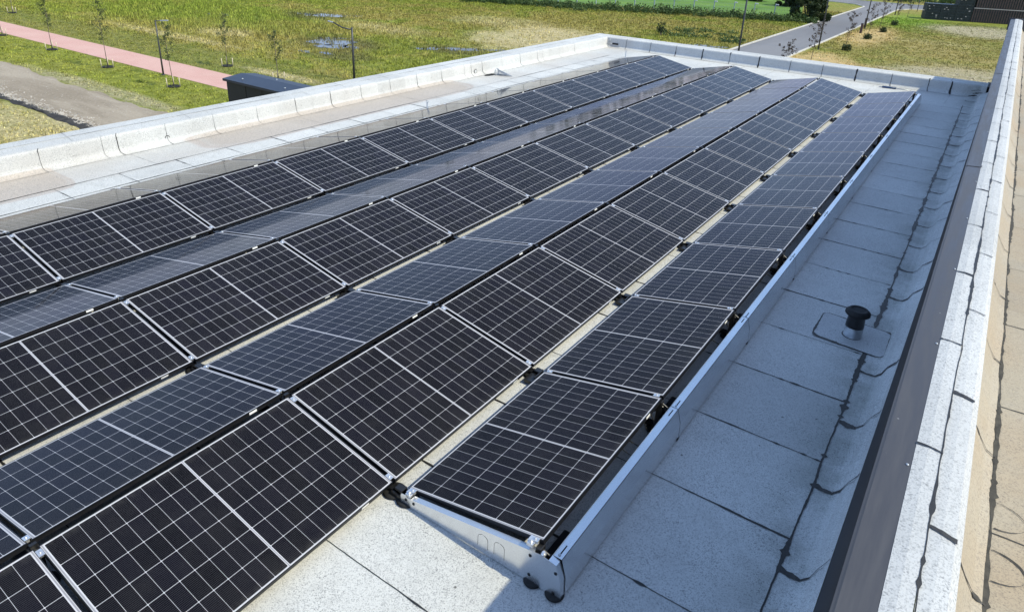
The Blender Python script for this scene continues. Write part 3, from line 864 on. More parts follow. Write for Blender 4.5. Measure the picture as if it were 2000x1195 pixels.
# right upstand against the taller building ------------------------
def wbase(y): return 2.575 + 0.0085 * max(-6, y)
b = MB()
ys = [NEAR, 0, 5, 10, 15, YF + 0.15]
prof = lambda y: [(seam_x(y), 0.004), (2.40, 0.004), (2.455, 0.014), (2.50, 0.05), (2.535, 0.12), (wbase(y) - 0.012, 0.20), (wbase(y) - 0.002, 0.235)]
rows = [[(p[0], y, p[1]) for p in prof(y)] for y in ys]
n = 7
b.add([p for r_ in rows for p in r_], [(j * n + i, j * n + i + 1, (j + 1) * n + i + 1, (j + 1) * n + i) for j in range(len(ys) - 1) for i in range(n - 1)])
b.cur = 1
for i in range(28):
    yy = -5.5 + 0.931 * i
    if yy > 19.9: break
    pr = prof(yy)
    # the lap climbs with an S as it meets the cove
    pts = [(pr[0][0], yy, 0.008), (2.38, yy - 0.02, 0.008), (pr[2][0] - 0.003, yy - 0.03, 0.019), (pr[3][0] - 0.004, yy - 0.015, 0.055), (pr[4][0] - 0.005, yy + 0.02, 0.125), (pr[5][0] - 0.005, yy + 0.035, 0.20), (pr[6][0] - 0.005, yy + 0.035, 0.235)]
    if 4.2 < yy < 4.8: continue
    b.ribbon(pts[:3], (0, 1, 0), 0.080, 0.050, seed=300 + i, step=0.014, wob=0.004)  # bitumen bead drawn wider and dark to include the lap's shadow
    b.ribbon(pts[2:], (0, 1, 0), 0.034, 0.022, seed=340 + i, step=0.02, wob=0.0008)
b.build('upstand', [M['membrane'], M['bitumen']], lb)
# walls ------------------------------------------------------------
b = MB()
b.box((-9.77, NEAR, G), (-9.74, YF + 0.92, PZ - 0.06)); b.box((-9.738, YF + 0.88, G), (2.6, YF + 0.91, PZ - 0.06)); b.box((-9.738, NEAR, G), (2.6, NEAR + 0.03, -0.02))
b.build('wall', M['wallrender'], lb)
# roof patch around the vent
def rrect(cx, cy, hx, hy, r, n=6, skew=0.0):
    pts = []
    for (sx, sy, a0) in ((1, 1, 0), (-1, 1, 90), (-1, -1, 180), (1, -1, 270)):
        for i in range(n + 1):
            a = math.radians(a0 + 90 * i / n)
            px = cx + sx * (hx - r) + r * math.cos(a); py = cy + sy * (hy - r) + r * math.sin(a)
            pts.append((px, py + skew * (px - cx)))
    return pts
b = MB(); pts = rrect(2.125, 4.49, 0.345, 0.295, 0.07, skew=-0.08)
zz = lambda p: 0.008 if p[0] < 2.39 else 0.008 + (p[0] - 2.39) * 0.16
b.poly([(p[0], p[1], zz(p)) for p in pts]); b.cur = 1
b.ribbon([(p[0], p[1], zz(p) + 0.002) for p in pts + pts[:1]], (0.7, 0.7, 0), 0.026, seed=400, step=0.03, wob=0.001, blob=0.8)
b.build('roof_patch', [M['membrane_up'], M['bitumen']], lb)

# ================================================================== TALLER BUILDING
tb = thing('taller_building', 'taller building whose grey metal coping and beige roof edge the lower roof', 'building')
YE = 22.3
# sheet metal wall face
b = MB()
ys = [NEAR - 3, 0, 5, 10, 15, 20, YE]
rows = [[(wbase(y), y, 0.20 if y < 20.3 else G), (2.650 + 0.0012 * y, y, WH - 0.045)] for y in ys]
b.add([p for r_ in rows for p in r_], [(2 * i, 2 * i + 1, 2 * i + 3, 2 * i + 2) for i in range(len(ys) - 1)])
b.box((2.80, NEAR - 3, G), (2.83, YE - 0.02, WH - 0.05)); b.box((2.83, YE - 0.05, G), (14, YE - 0.02, 1.66))
b.box((2.60, YF + 0.93, G), (2.79, YE - 0.02, 0.2))
b.build('wall', M['wallmetal'], tb)
# coping pieces with standing laps
cpx0 = lambda y: 2.652 + 0.0015 * max(0, y)
for i in range(5):
    y0, y1 = -8.0 + 6.2 * i, min(YE, -1.8 + 6.2 * i)
    if y0 >= YE: break
    b = MB(); z = WH + (0.003 if i % 2 else 0)
    a0, a1 = cpx0(y0), cpx0(y1)
    P_ = [(0, -0.04), (-0.006, -0.036), (-0.006, -0.002), (0.0, 0.0), (0.006, 0.004), (0.115, 0.012)]
    n = len(P_)
    b.add([(a0 + p[0], y0 + 0.001, z + p[1]) for p in P_] + [(a1 + p[0], y1 - 0.001, z + p[1]) for p in P_], [(k, k + 1, n + k + 1, n + k) for k in range(n - 1)])
    # raised lap at the joint
    b.add([(a1 + p[0] - 0.001, y1 - 0.045, z + p[1] + 0.004) for p in P_] + [(a1 + p[0] - 0.001, y1 + 0.01, z + p[1] + 0.004) for p in P_], [(k, k + 1, n + k + 1, n + k) for k in range(n - 1)])
    o = b.build('coping', M['coping'], tb)
    yy = y0 + 0.5
    while yy < y1:
        s_ = MB(); s_.lathe((cpx0(yy) + 0.095, yy, z + 0.010), [(0.006, 0), (0.006, 0.003), (0.003, 0.005)], 8); yy += 1.03
        s_.build('screw', M['galv'], o)
# narrow white strip, wide strip, beige strip, beige roof
def strip(name, prof, mat, x_off=0, y1=YE, seed0=0, joints=(), mats=None):
    b = MB(); ys = np.linspace(NEAR - 1, y1, 40)
    rows = [[(p[0] + 0.0012 * max(0, y) + (0.004 * math.sin(y * 2.1 + seed0) if k == len(prof) - 1 else 0), y, p[1]) for k, p in enumerate(prof)] for y in ys]
    n = len(prof)
    b.add([p for r_ in rows for p in r_], [(j * n + i, j * n + i + 1, (j + 1) * n + i + 1, (j + 1) * n + i) for j in range(len(ys) - 1) for i in range(n - 1)])
    b.cur = 1
    for k, yy in enumerate(joints):
        b.ribbon([(p[0] + 0.004 * (q > 1) + 0.0012 * max(0, yy), yy - 0.005 * q, p[1] + 0.004) for q, p in enumerate(prof[:3] if seed0 == 2 else prof)], (0, 1, 0), 0.014, 0.018, seed=seed0 * 50 + k, step=0.012, wob=0.0008, blob=1.0)
    return b
N1 = [(2.760, WH + 0.016), (2.80, WH + 0.020), (2.845, WH + 0.016)]
b = strip('s', N1, None, joints=[-1.05 + 0.935 * i for i in range(-5, 25)], seed0=1)
b.ribbon([(2.8475 , NEAR, WH + 0.018), (2.8475, 0, WH + 0.018), (2.8475 + 0.012, 10, WH + 0.018), (2.8475 + 0.025, YE, WH + 0.018)], (1, 0, 0), 0.0125, 0.008, seed=501, step=0.025, wob=0.0012, blob=0.9)
b.build('membrane_strip', [M['membrane_up'], M['bitumen']], tb)
N2 = [(2.845, WH + 0.012), (2.885, WH + 0.010), (2.925, WH + 0.002), (2.950, WH - 0.03), (2.972, WH - 0.20)]
b = strip('s', N2, None, joints=[-0.55 + 0.91 * i for i in range(-5, 25)], seed0=2)
b.build('membrane_strip', [M['membrane_up'], M['bitumen']], tb)
N3 = [(2.970, WH - 0.203), (3.01, WH - 0.27), (3.045, WH - 0.325), (3.085, WH - 0.345)]
b = strip('s', N3, None, joints=[-0.37 + 0.93 * i for i in range(-5, 25)], seed0=3)
b.ribbon([(3.087, NEAR, WH - 0.341), (3.087, 0, WH - 0.341), (3.087 + 0.012, 10, WH - 0.341), (3.087 + 0.025, YE, WH - 0.341)], (1, 0, 0), 0.019, 0.014, seed=503, step=0.02, wob=0.002, blob=1.0)
b.build('membrane_strip', [M['membrane_old'], M['bitumen_old']], tb)
b = MB(); b.poly([(3.06, NEAR - 1, WH - 0.348), (14, NEAR - 1, WH - 0.348), (14, YE, WH - 0.348), (3.06, YE, WH - 0.348)])
b.cur = 1
for k, yy in enumerate([0.02 + 1.0 * i for i in range(-5, 22)]):
    b.ribbon([(3.09, yy, WH - 0.345), (3.6, yy + 0.02, WH - 0.345), (9, yy, WH - 0.345)], (0, 1, 0), 0.006, seed=520 + k, step=0.05, wob=0.003)
# rounded repair patch outlines beside the seam
for cy in (-0.16, 0.14):
    b.ribbon([(3.10 + 0.11 * math.sin(a), cy + 0.085 * math.cos(a), WH - 0.344) for a in [math.pi * k / 12 for k in range(13)]], (0.6, 0.8, 0), 0.006, seed=int(600 + cy * 10), step=0.01, wob=0.0006)
b.build('roof_membrane', [M['membrane_old'], M['bitumen_old']], tb)
# end cap of the parapet
b = MB(); b.box((2.645, YE, WH - 0.30), (3.2, YE + 0.02, WH + 0.035))
b.build('end_flashing', M['coping'], tb)

# ================================================================== SOLAR PANELS
hw, hl = W / 2, PL / 2
fr = MB(); fw, fh = 0.0065, 0.030
for (a, c) in (((-hw, -hl, -fh), (-hw + fw, hl, 0.0012)), ((hw - fw, -hl, -fh), (hw, hl, 0.0012)),
               ((-hw + fw, -hl, -fh), (hw - fw, -hl + fw, 0.0012)), ((-hw + fw, hl - fw, -fh), (hw - fw, hl, 0.0012))):
    fr.box(a, c)
fr_me = fr.mesh('frame', M['frame'])
la = MB(); la.box((-hw + fw, -hl + fw, -0.007), (hw - fw, hl - fw, 0.0)); la_me = la.mesh('laminate', M['cells'])
st = MB(); st.box((hw, hl - 0.30, -0.024), (hw + 0.0008, hl - 0.235, -0.006)); st_me = st.mesh('rating_label', M['sticker'])

def panel_proto():
    e = thing('solar_panel', None, 'solar panel', group='solar panels of the rooftop array')
    for nm, me in (('frame', fr_me), ('laminate', la_me), ('rating_label', st_me)):
        o = bpy.data.objects.new(nm, me); COL.objects.link(o); o.parent = e
    return e
rowdef = []   # (x low/high centre, sign, kmin)
xlow = {1: 0.0, 2: -GV, 3: -PP, 4: -PP - GV, 5: -2 * PP, 6: -2 * PP - GV, 7: -3 * PP}
xhigh = {1: CX, 2: -GV - CX, 3: -GV - CX - GR, 4: -PP - GV - CX, 5: -PP - GV - CX - GR, 6: -2 * PP - GV - CX, 7: -2 * PP - GV - CX - GR}
rowname = {1: 'the row beside the metal wind deflector', 2: 'the second row from the wind deflector', 3: 'the third row from the wind deflector',
           4: 'the fourth row from the wind deflector', 5: 'the fifth row from the wind deflector', 6: 'the sixth row from the wind deflector', 7: 'the row nearest the left parapet'}
kmin = {1: 0, 2: -1, 3: -1, 4: -1, 5: -1, 6: -1, 7: 0}
kmin = {1: 0, 2: -2, 3: -2, 4: -2, 5: -2, 6: -2, 7: -1}
proto = panel_proto(); first = True
rp = random.Random(4)
for r_ in range(1, 8):
    for k in range(kmin[r_], 10):
        e = proto if first else copy_tree(proto); first = False
        xm = (xlow[r_] + xhigh[r_]) / 2
        e.location = (xm, (k + 0.5) * PY, ZL + SZ / 2 + rp.uniform(-0.0012, 0.0012))
        th = T if xlow[r_] > xhigh[r_] else -T
        e.rotation_euler = (rp.uniform(-0.0012, 0.0012), th + rp.uniform(-0.002, 0.002), 0)
        e['label'] = '%s solar panel from the far end in %s' % (ORD[9 - k], rowname[r_])

# ------------------------------------------------------------------ mounting rails under every joint
rowsx = {}
def clamp_mesh():
    b = MB()
    b.box((-0.026, -0.0165, 0.0015), (0.026, 0.0165, 0.0045)); b.box((-0.02, -0.010, -0.02), (0.02, 0.010, 0.0015))
    b.lathe((0, 0, 0.0045), [(0.0075, 0), (0.0075, 0.006), (0.004, 0.007)], 8)
    return b.mesh('clamp', M['clamp'])
cl_me = clamp_mesh()
b = MB(); b.lathe((0, 0, 0), [(0.082, 0.004), (0.086, 0.012), (0.07, 0.02), (0.03, 0.024)], 24); pad_me = b.mesh('foot_pad', M['rubber'])
def rail(k, rows, x_r):
    y = k * PY
    x_l = min(xlow[r_] for r_ in rows) - 0.16 if 7 in rows else min(min(xlow[r_], xhigh[r_]) for r_ in rows)
    e = thing('mounting_rail', None, 'mounting rail', (0, y, 0), group='black mounting rails under the panel joints')
    b = MB(); b.box((x_l, -0.03, 0.026), (x_r, 0.03, 0.05))
    b.build('rail', M['blackmetal'], e)
    for v in {1: (0.0, -GV), 3: (-PP, -PP - GV), 5: (-2 * PP, -2 * PP - GV), 7: (-3 * PP - 0.07,)}.items():
        if v[0] not in rows: continue
        for xx in v[1]:
            o = bpy.data.objects.new('foot_pad', pad_me); COL.objects.link(o); o.parent = e; o.location = (xx, 0, 0)
        if v[0] != 7:
            m = (v[1][0] + v[1][1]) / 2
            ny = -0.20 if k else -0.06
            b = MB(); b.box((m - 0.058, ny * 0.8, 0.02), (m + 0.058, 0.04, 0.050)); b.box((m - 0.035, -0.03, 0.062), (m + 0.035, 0.03, 0.082))
            b.box((m + 0.02, ny * 0.6, 0.062), (m + 0.035, 0.02, 0.078))
            b.build('valley_bracket', M['plastic'], e, bevel=0.004)
    for (a, c) in ((2, 3), (4, 5), (6, 7)):
        if a not in rows: continue
        m = (xhigh[a] + xhigh[c]) / 2
        b = MB(); b.box((m - 0.05, -0.025, 0.05), (m - 0.02, 0.025, ZL + SZ - 0.03)); b.box((m + 0.02, -0.025, 0.05), (m + 0.05, 0.025, ZL + SZ - 0.03))
        b.box((m - 0.05, -0.03, ZL + SZ - 0.05), (m + 0.05, 0.03, ZL + SZ - 0.032)); b.box((m - 0.012, -0.02, ZL + SZ - 0.032), (m + 0.012, 0.02, ZL + SZ + 0.004))
        b.build('ridge_post', M['plastic'], e)
        o = bpy.data.objects.new('foot_pad', pad_me); COL.objects.link(o); o.parent = e; o.location = (m, 0, 0)
    if 1 in rows:
        b = MB()
        # high support with curved shoulders and struts to the deflector
        b.box((CX - 0.03, -0.03, 0.05), (CX + 0.01, 0.03, ZL + SZ - 0.034))
        b.tube([(CX - 0.02, 0, ZL + SZ - 0.05), (CX + 0.05, 0.02, ZL + SZ - 0.10), (1.225, 0.02, 0.262)], 0.012, 6)
        b.tube([(CX - 0.25, 0, 0.05), (CX - 0.10, 0, 0.13), (CX + 0.02, 0, 0.24)], 0.014, 6)
        if k: b.box((CX + 0.0, -0.16, 0.05), (CX + 0.12, -0.04, 0.14)); b.box((CX + 0.01, -0.36, 0.03), (CX + 0.11, -0.17, 0.10))
        b.build('high_support', M['plastic'], e, bevel=0.005)
        for xx in (CX - 0.03, 1.240):
            o = bpy.data.objects.new('foot_pad', pad_me); COL.objects.link(o); o.parent = e; o.location = (xx, -0.03, 0); o.scale = (0.72, 0.72, 1)
    for r_ in rows:
        if k == -1 and r_ == 1: continue
        lo, hi = xlow[r_], xhigh[r_]; sg = 1 if hi > lo else -1
        dy = {10: -0.012, 0: 0.0}.get(k, 0) if not (k == 0 and r_ == 1) else 0.0
        for fr_ in (0.045, 0.955):
            o = bpy.data.objects.new('clamp', cl_me); COL.objects.link(o); o.parent = e
            o.location = (lo + sg * CX * fr_, dy, ZL + SZ * fr_ + 0.0005); o.rotation_euler = (0, -T * sg, 0)
    return e
for k in range(-1, 11):
    rows = [r_ for r_ in range(1, 8) if (r_ > 1 or k >= 0)]
    e = rail(k, rows, 1.27 if k >= 0 else 0.08)
    e['label'] = ('black mounting rail crossing under the near end of the deflector row' if k == 0 else
                  'black mounting rail at the far end of the panel rows' if k == 10 else
                  'black mounting rail under the nearest joint, before the deflector row starts' if k == -1 else
                  'black mounting rail under the %s panel joint from the far end' % ORD[9 - k])

# ------------------------------------------------------------------ deflector and end plate
DP = [(1.185, 0.262), (1.190, 0.272), (1.198, 0.2745), (1.252, 0.2745), (1.256, 0.270), (1.290, 0.150), (1.294, 0.012)]
def deflector_proto():
    e = thing('wind_deflector', None, 'wind deflector', group='metal wind deflector segments along the array edge')
    b = MB(); b.extrude_y(DP, 0.0, PY - 0.003)
    q = [(p[0] - 0.0015, p[1] - 0.0015) for p in DP]
    b.extrude_y(q[::-1], 0.0, PY - 0.003)
    o = b.build('sheet', M['sheet'], e)
    for y0, y1 in ((0.03, 0.11), (PY - 0.13, PY - 0.04)):
        b = MB(); b.box((1.221, y0, 0.2740), (1.229, y1, 0.2756)); b.build('slot', M['darkhole'], e)
    b = MB(); b.lathe((1.224, 0.022, 0.2745), [(0.009, 0), (0.009, 0.005), (0.004, 0.007)], 8); b.build('screw', M['galv'], e)
    # dark lap joint
    b = MB(); b.extrude_y([(p[0] + (0.0012 if i > 3 else 0), p[1] + (0.0012 if i <= 4 else 0.0)) for i, p in enumerate(DP[2:])], PY - 0.007, PY - 0.0015)
    b.build('lap_joint', M['darkhole'], e)
    return e
dp = deflector_proto()
for k in range(10):
    e = dp if k == 0 else copy_tree(dp)
    e.location = (0, k * PY - (0.0 if k else 0.0), 0)
    e['label'] = 'grey metal wind deflector segment beside the %s panel from the far end' % ORD[9 - k]

e = thing('side_plate', 'sheet metal end plate closing the near end of the deflector row', 'side plate')
poly = [(-0.02, 0.006), (-0.02, 0.078), (-0.012, 0.092), (0.032, 0.098), (0.040, 0.083), (0.075, 0.085), (1.085, 0.270), (1.13, 0.278), (1.19, 0.272), (1.245, 0.262), (1.283, 0.150), (1.290, 0.006)]
b = MB(); b.prism_y(poly, -0.049, -0.047)
# folded top flange
b.add([(0.075, -0.047, 0.085), (1.085, -0.047, 0.270), (1.085, -0.008, 0.273), (0.075, -0.008, 0.088)], [(0, 1, 2, 3)])
# return fold that meets the deflector
b.extrude_y([(1.19, 0.2725), (1.245, 0.2625), (1.2835, 0.150), (1.2905, 0.006)], -0.0485, 0.002)
pl = b.build('plate', M['sheet'], e)
for (x_, z_) in ((0.03, 0.06), (0.10, 0.062), (1.06, 0.225), (1.245, 0.20), (1.06, 0.065), (1.24, 0.035)):
    b = MB(); b.tube([(x_, -0.049, z_), (x_, -0.055, z_)], 0.007, 8)
    for a in range(3):
        c_, s_ = math.cos(a * 1.047), math.sin(a * 1.047)
        b.tube([(x_ - 0.012 * c_, -0.0505, z_ - 0.012 * s_), (x_ + 0.012 * c_, -0.0505, z_ + 0.012 * s_)], 0.002, 4)
    b.build('screw', M['darkhole'], e)
for x_ in (0.70, 0.83):
    b = MB()
    pts = [(x_ - 0.04, -0.0496, 0.055 + (x_ - .7) * .02)] + [(x_ - 0.04 * math.cos(a), -0.0496, 0.125 + (x_ - .7) * .1 + 0.035 * math.sin(a)) for a in [math.pi * i / 10 for i in range(11)]] + [(x_ + 0.04, -0.0496, 0.055)]
    b.tube(pts, 0.0011, 4); b.build('knockout', M['darkhole'], pl)
for (x_, z_) in ((0.045, 0.118), (1.05, 0.322)):
    b = MB(); b.box((x_ - 0.025, -0.045, z_ - 0.035), (x_ + 0.02, -0.008, z_ - 0.012)); b.lathe((x_ - 0.004, -0.026, z_ - 0.012), [(0.013, 0), (0.013, 0.006), (0.008, 0.008), (0.008, 0.018)], 8)
    b.box((x_ - 0.03, -0.03, z_ - 0.012), (x_ + 0.024, 0.02, z_ - 0.0085))
    b.build('clamp', M['clamp'], e, bevel=0.002)
b = MB(); b.lathe((1.145, -0.035, 0.278), [(0.018, 0), (0.018, 0.008), (0.010, 0.010), (0.010, 0.020)], 8); b.build('bolt', M['clamp'], e)
# ballast tray visible in the gap at the near end and further ones
def tray(k, label):
    e = thing('ballast_tray', label, 'ballast tray', (CX + 0.02, k * PY + 0.12, 0), group='black trays in the gap behind the deflector')
    b = MB(); b.box((-0.06, 0, 0.012), (0.13, 0.24, 0.11)); b.build('tray', M['plastic'], e, bevel=0.012)
    b = MB(); b.tube([(0.0, -0.03, 0.13), (0.06, 0.04, 0.15), (0.12, 0.05, 0.13)], 0.022, 8); b.build('handle', M['plastic'], e)
for k in (0, 1, 2, 3, 4, 6, 8):
    tray(k, 'black plastic tray behind the deflector beside the %s panel from the far end' % ORD[9 - k])
# cables
def cable(pts, label, r=0.0045):
    P_ = [Vector(p) for p in pts]; out = []
    for i in range(len(P_) - 1):
        p0, p1, p2, p3 = P_[max(i - 1, 0)], P_[i], P_[i + 1], P_[min(i + 2, len(P_) - 1)]
        for s_ in range(6):
            t_ = s_ / 6
            out.append(0.5 * ((2 * p1) + (p2 - p0) * t_ + (2 * p0 - 5 * p1 + 4 * p2 - p3) * t_ ** 2 + (3 * p1 - p0 - 3 * p2 + p3) * t_ ** 3))
    out.append(P_[-1])
    b = MB(); b.tube(out, r, 6)
    return tag(b.build('cable', M['rubber']), label, 'cable', 'black cables in the gap behind the deflector')
rc = random.Random(12)
for k in range(1, 10):
    y = k * PY
    cable([(1.04, y - 0.10, 0.24), (1.13, y - 0.16, 0.17), (1.20, y - 0.28, 0.09), (1.17, y - 0.42, 0.12), (1.05, y - 0.50, 0.20)],
          'drooping black cable loop behind the deflector just before the %s joint from the far end' % ORD[9 - k])
cable([(1.05, 1.15, 0.25), (1.17, 1.22, 0.16), (1.19, 1.38, 0.12), (1.15, 1.5, 0.16), (1.06, 1.56, 0.25)], 'thin black cable hanging in a wide loop beside the nearest deflector panel', 0.003)

# ================================================================== ROOF ITEMS
e = thing('vent_pipe', 'galvanised vent pipe with a black mushroom cap on a roof patch', 'vent pipe', (2.13, 4.46, 0.008))
b = MB(); b.lathe((0, 0, 0), [(0.092, 0), (0.090, 0.012), (0.088, 0.012), (0.088, 0.125), (0.080, 0.135)], 28); b.build('pipe', M['galv'], e)
b = MB(); b.lathe((0, 0, 0), [(0.0905, 0.115), (0.0885, 0.15), (0.078, 0.26), (0.086, 0.275)], 28); b.build('collar', M['plastic'], e)
b = MB(); b.lathe((0, 0, 0), [(0.075, 0.262), (0.112, 0.252), (0.122, 0.262), (0.120, 0.284), (0.095, 0.308), (0.075, 0.312), (0.07, 0.305), (0.05, 0.303), (0.02, 0.305)], 28); b.build('cap', M['rubber'], e)
b = MB(); b.lathe((0, 0, 0), [(0.104, 0.0), (0.102, 0.004), (0.089, 0.005)], 28); b.build('sealant_ring', M['bitumen'], e)

def lifeline(x, y, h, label):
    e = thing('anchor_post', label, 'anchor post', (x, y, 0), group='roof anchor posts')
    b = MB(); b.lathe((0, 0, 0), [(0.07, 0.004), (0.065, 0.012), (0.03, 0.03), (0.016, 0.05), (0.014, h), (0.010, h + 0.01)], 12); b.build('post', M['galv'], e)
    b = MB(); b.tube([(0.028 * math.cos(a), 0, h + 0.03 + 0.028 * math.sin(a)) for a in [2 * math.pi * i / 12 for i in range(13)]], 0.006, 6); b.build('eye_ring', M['galv'], e)
lifeline(-7.42, 8.70, 0.17, 'small steel anchor post by the middle of the left panel row')
lifeline(-7.45, 18.62, 0.22, 'small steel anchor post at the far left corner of the array')

# roof drain with cone grate
e = thing('roof_drain', 'grey cone shaped leaf grate lying at the left parapet drain', 'roof drain', (-8.72, 13.15, 0.0))
b = MB()
for i in range(12):
    a = 2 * math.pi * i / 12
    b.tube([(0, 0.07 * math.cos(a), 0.09 + 0.07 * math.sin(a)), (0.30, 0.05 + 0.025 * math.cos(a), 0.045 + 0.025 * math.sin(a)), (0.44, 0.10, 0.02)], 0.008, 5)
b.build('grate', M['galv'], e)
b = MB(); b.tube([(-0.02, 0.09 * math.cos(a), 0.09 + 0.09 * math.sin(a)) for a in [2 * math.pi * i / 20 for i in range(21)]], 0.014, 6); b.build('hoop', M['galv'], e)
b = MB(); b.poly([(-0.16 + 0.10 * math.cos(a), -0.14 + 0.22 * math.sin(a), 0.006) for a in [2 * math.pi * i / 20 for i in range(20)]]); b.build('drain_opening', M['darkhole'], e)

def overflow(x, y, z, r_, label, axis='x'):
    e = thing('overflow_outlet', label, 'overflow outlet', (x, y, z), group='round overflow outlets')
    f = (lambda a, R: (0, R * math.cos(a), R * math.sin(a))) if axis == 'x' else (lambda a, R: (R * math.cos(a), 0, R * math.sin(a)))
    b = MB(); b.tube([f(2 * math.pi * i / 20, r_) for i in range(21)], 0.007, 6); b.build('rim', M['bitumen'], e)
    b = MB(); b.poly([(f(2 * math.pi * i / 20, r_)[0] + (0.004 if axis == 'x' else 0), f(2 * math.pi * i / 20, r_)[1] - (0 if axis == 'x' else 0.004), f(2 * math.pi * i / 20, r_)[2]) for i in range(20)])
    b.build('bore', M['membrane'] if axis == 'x' else M['darkhole'], e)
overflow(-9.085, 12.62, 0.12, 0.055, 'round overflow outlet low in the left parapet beside the drain')
overflow(-9.10, 3.66, 0.10, 0.040, 'small tar rimmed outlet low in the near part of the left parapet')
# far corner box opening
e = thing('corner_outlet', 'dark slotted outlet with a metal bracket in the far left roof corner', 'roof outlet', (-8.78, YF + 0.12, 0.13))
b = MB(); b.box((-0.10, -0.02, -0.02), (0.12, 0.0, 0.03)); b.build('slot', M['darkhole'], e)
b = MB(); b.tube([(-0.16, -0.03, -0.05), (-0.12, -0.04, -0.08), (0.18, -0.04, -0.08), (0.22, -0.03, -0.04)], 0.008, 6); b.tube([(-0.20, -0.02, 0.05), (-0.20, -0.02, 0.16)], 0.012, 6); b.tube([(-0.3, -0.05, -0.02), (-0.2, -0.03, 0.02), (-0.12, -0.03, 0.0)], 0.014, 6)
b.build('bracket', M['galv'], e)
e = thing('cable_sleeve', 'short blue cable sleeve lying on the roof by the far end of the deflector row', 'cable sleeve', (0.28, 19.95, 0.03), 0.15)
b = MB(); b.tube([(-0.16, 0, 0), (0, 0.01, 0), (0.20, 0, 0)], 0.026, 8); b.build('sleeve', M['bluecable'], e)
b = MB(); b.tube([(0.20, 0, 0), (0.36, 0.02, -0.01), (0.5, -0.02, -0.01)], 0.012, 6); b.tube([(-0.16, 0, 0), (-0.24, 0.02, -0.01)], 0.012, 6); b.build('cable_end', M['galv'], e)

# ================================================================== THINGS ON THE GROUND
# transformer kiosk
e = thing('transformer_kiosk', 'black transformer kiosk with a low navy metal roof behind the left parapet', 'kiosk', (-26.95, 19.45, G))
b = MB(); b.box((-2.85, -0.85, 0), (2.85, 0.85, 2.38)); b.build('wall', M['kioskwall'], e)
b = MB()
hx, hy, z0, z1 = 2.95, 1.0, 2.38, 2.50
b.add([(-hx, -hy, z0), (hx, -hy, z0), (hx, hy, z0), (-hx, hy, z0), (-hx, -hy, z1), (hx, -hy, z1), (hx, hy, z1), (-hx, hy, z1), (-hx + 0.0, 0.15, z1 + 0.12), (hx, 0.15, z1 + 0.12)],
      [(0, 3, 2, 1), (0, 1, 5, 4), (1, 2, 6, 9, 5), (2, 3, 7, 6), (3, 0, 4, 8, 7), (4, 5, 9, 8), (6, 7, 8, 9)])
rf = b.build('roof', M['kioskroof'], e)
for (x_, y_) in ((-1.9, -0.55), (-0.6, 0.55), (1.3, -0.45), (2.1, 0.5)):
    b = MB(); b.lathe((x_, y_, 2.535), [(0.05, 0), (0.05, 0.05), (0.03, 0.06)], 8); b.build('lifting_bolt', M['galv'], rf)
b = MB()
for x_ in (-1.3, 0.0, 1.3):
    b.box((x_ - 0.015, -0.865, 0.15), (x_ + 0.015, -0.851, 2.3))
b.build('door_seam', M['blackmetal'], e)

# saplings
def sapling(x, y, h, label, seed, kind='green', stakes=True, crown0=0.42, cw=0.38, lean=0.0):
    r = random.Random(seed); rs = np.random.default_rng(seed)
    e = thing('sapling', label, 'sapling', (x, y, G), group='young staked saplings beside the path' if kind == 'green' else 'young coppery saplings along the kerb')
    b = MB(); top = Vector((lean + r.uniform(-0.1, 0.1), r.uniform(-0.1, 0.1), h))
    mids = [Vector((0, 0, 0)), top * 0.33 + Vector((r.uniform(-.03, .03), r.uniform(-.03, .03), 0)), top * 0.66 + Vector((r.uniform(-.04, .04), r.uniform(-.04, .04), 0)), top]
    b.tube(mids, [0.028, 0.022, 0.014, 0.005], 6)
    cs, rd, nn = [], [], []
    nb = 13 if kind == 'green' else 16
    for i in range(nb):
        f = crown0 + (0.97 - crown0) * (i + r.random() * 0.6) / nb
        p = mids[0].lerp(top, f); a = r.uniform(0, 6.28)
        prof = math.sin(math.pi * min(1, max(0.05, (f - crown0) / (1.02 - crown0))) ** 0.75)
        L = cw * (0.25 + 0.95 * prof) * r.uniform(0.5, 1.25)
        q = p + Vector((math.cos(a) * L, math.sin(a) * L, L * r.uniform(0.5, 1.1)))
        b.tube([p, p.lerp(q, 0.5) + Vector((0, 0, 0.02)), q], [0.009, 0.006, 0.003], 4)
        for g_ in (0.55, 1.0):
            c = p.lerp(q, g_); cs.append(tuple(c)); s_ = r.uniform(0.10, 0.20); rd.append((s_, s_, s_ * 1.1)); nn.append(r.randint(15, 24) if kind == 'green' else r.randint(13, 20))
    b.build('trunk', M['bark'], e)
    V, F = leaf_cloud(cs, rd, nn, 0.048 if kind == 'green' else 0.055, rs)
    leaf_obj('crown', V, F, M['leaf_green'] if kind == 'green' else M['leaf_red'], e)
    if stakes:
        for i in range(3):
            a = 0.5 + i * 2.09
            b = MB(); px, py = 0.42 * math.cos(a), 0.42 * math.sin(a)
            b.tube([(px, py, 0), (px * 1.02, py * 1.02, 0.62)], 0.032, 6); b.build('stake', M['stake'], e)
        b = MB(); b.lathe((0, 0, 0), [(0.40, 0.0), (0.41, 0.06), (0.36, 0.08), (0.25, 0.03)], 16); b.build('root_ring', M['rubber'], e)
    return e
sapling(-68.0, 22.9, 3.9, 'staked sapling at the left picture edge on the near side of the pink path', 1)
sapling(-58.4, 22.6, 4.0, 'staked sapling in the lawn left of the lone dark crowned one', 2)
sapling(-49.0, 22.05, 4.6, 'tallest staked sapling, in the lawn midway along the pink path', 3, cw=0.42)
sapling(-40.25, 21.7, 4.0, 'staked sapling in the lawn just right of the path lamp', 4)
sapling(-83.0, 29.8, 3.6, 'distant staked sapling on the far side of the pink path', 5)
sapling(-44.0, 28.2, 3.8, 'staked sapling across the path from the kiosk', 6)
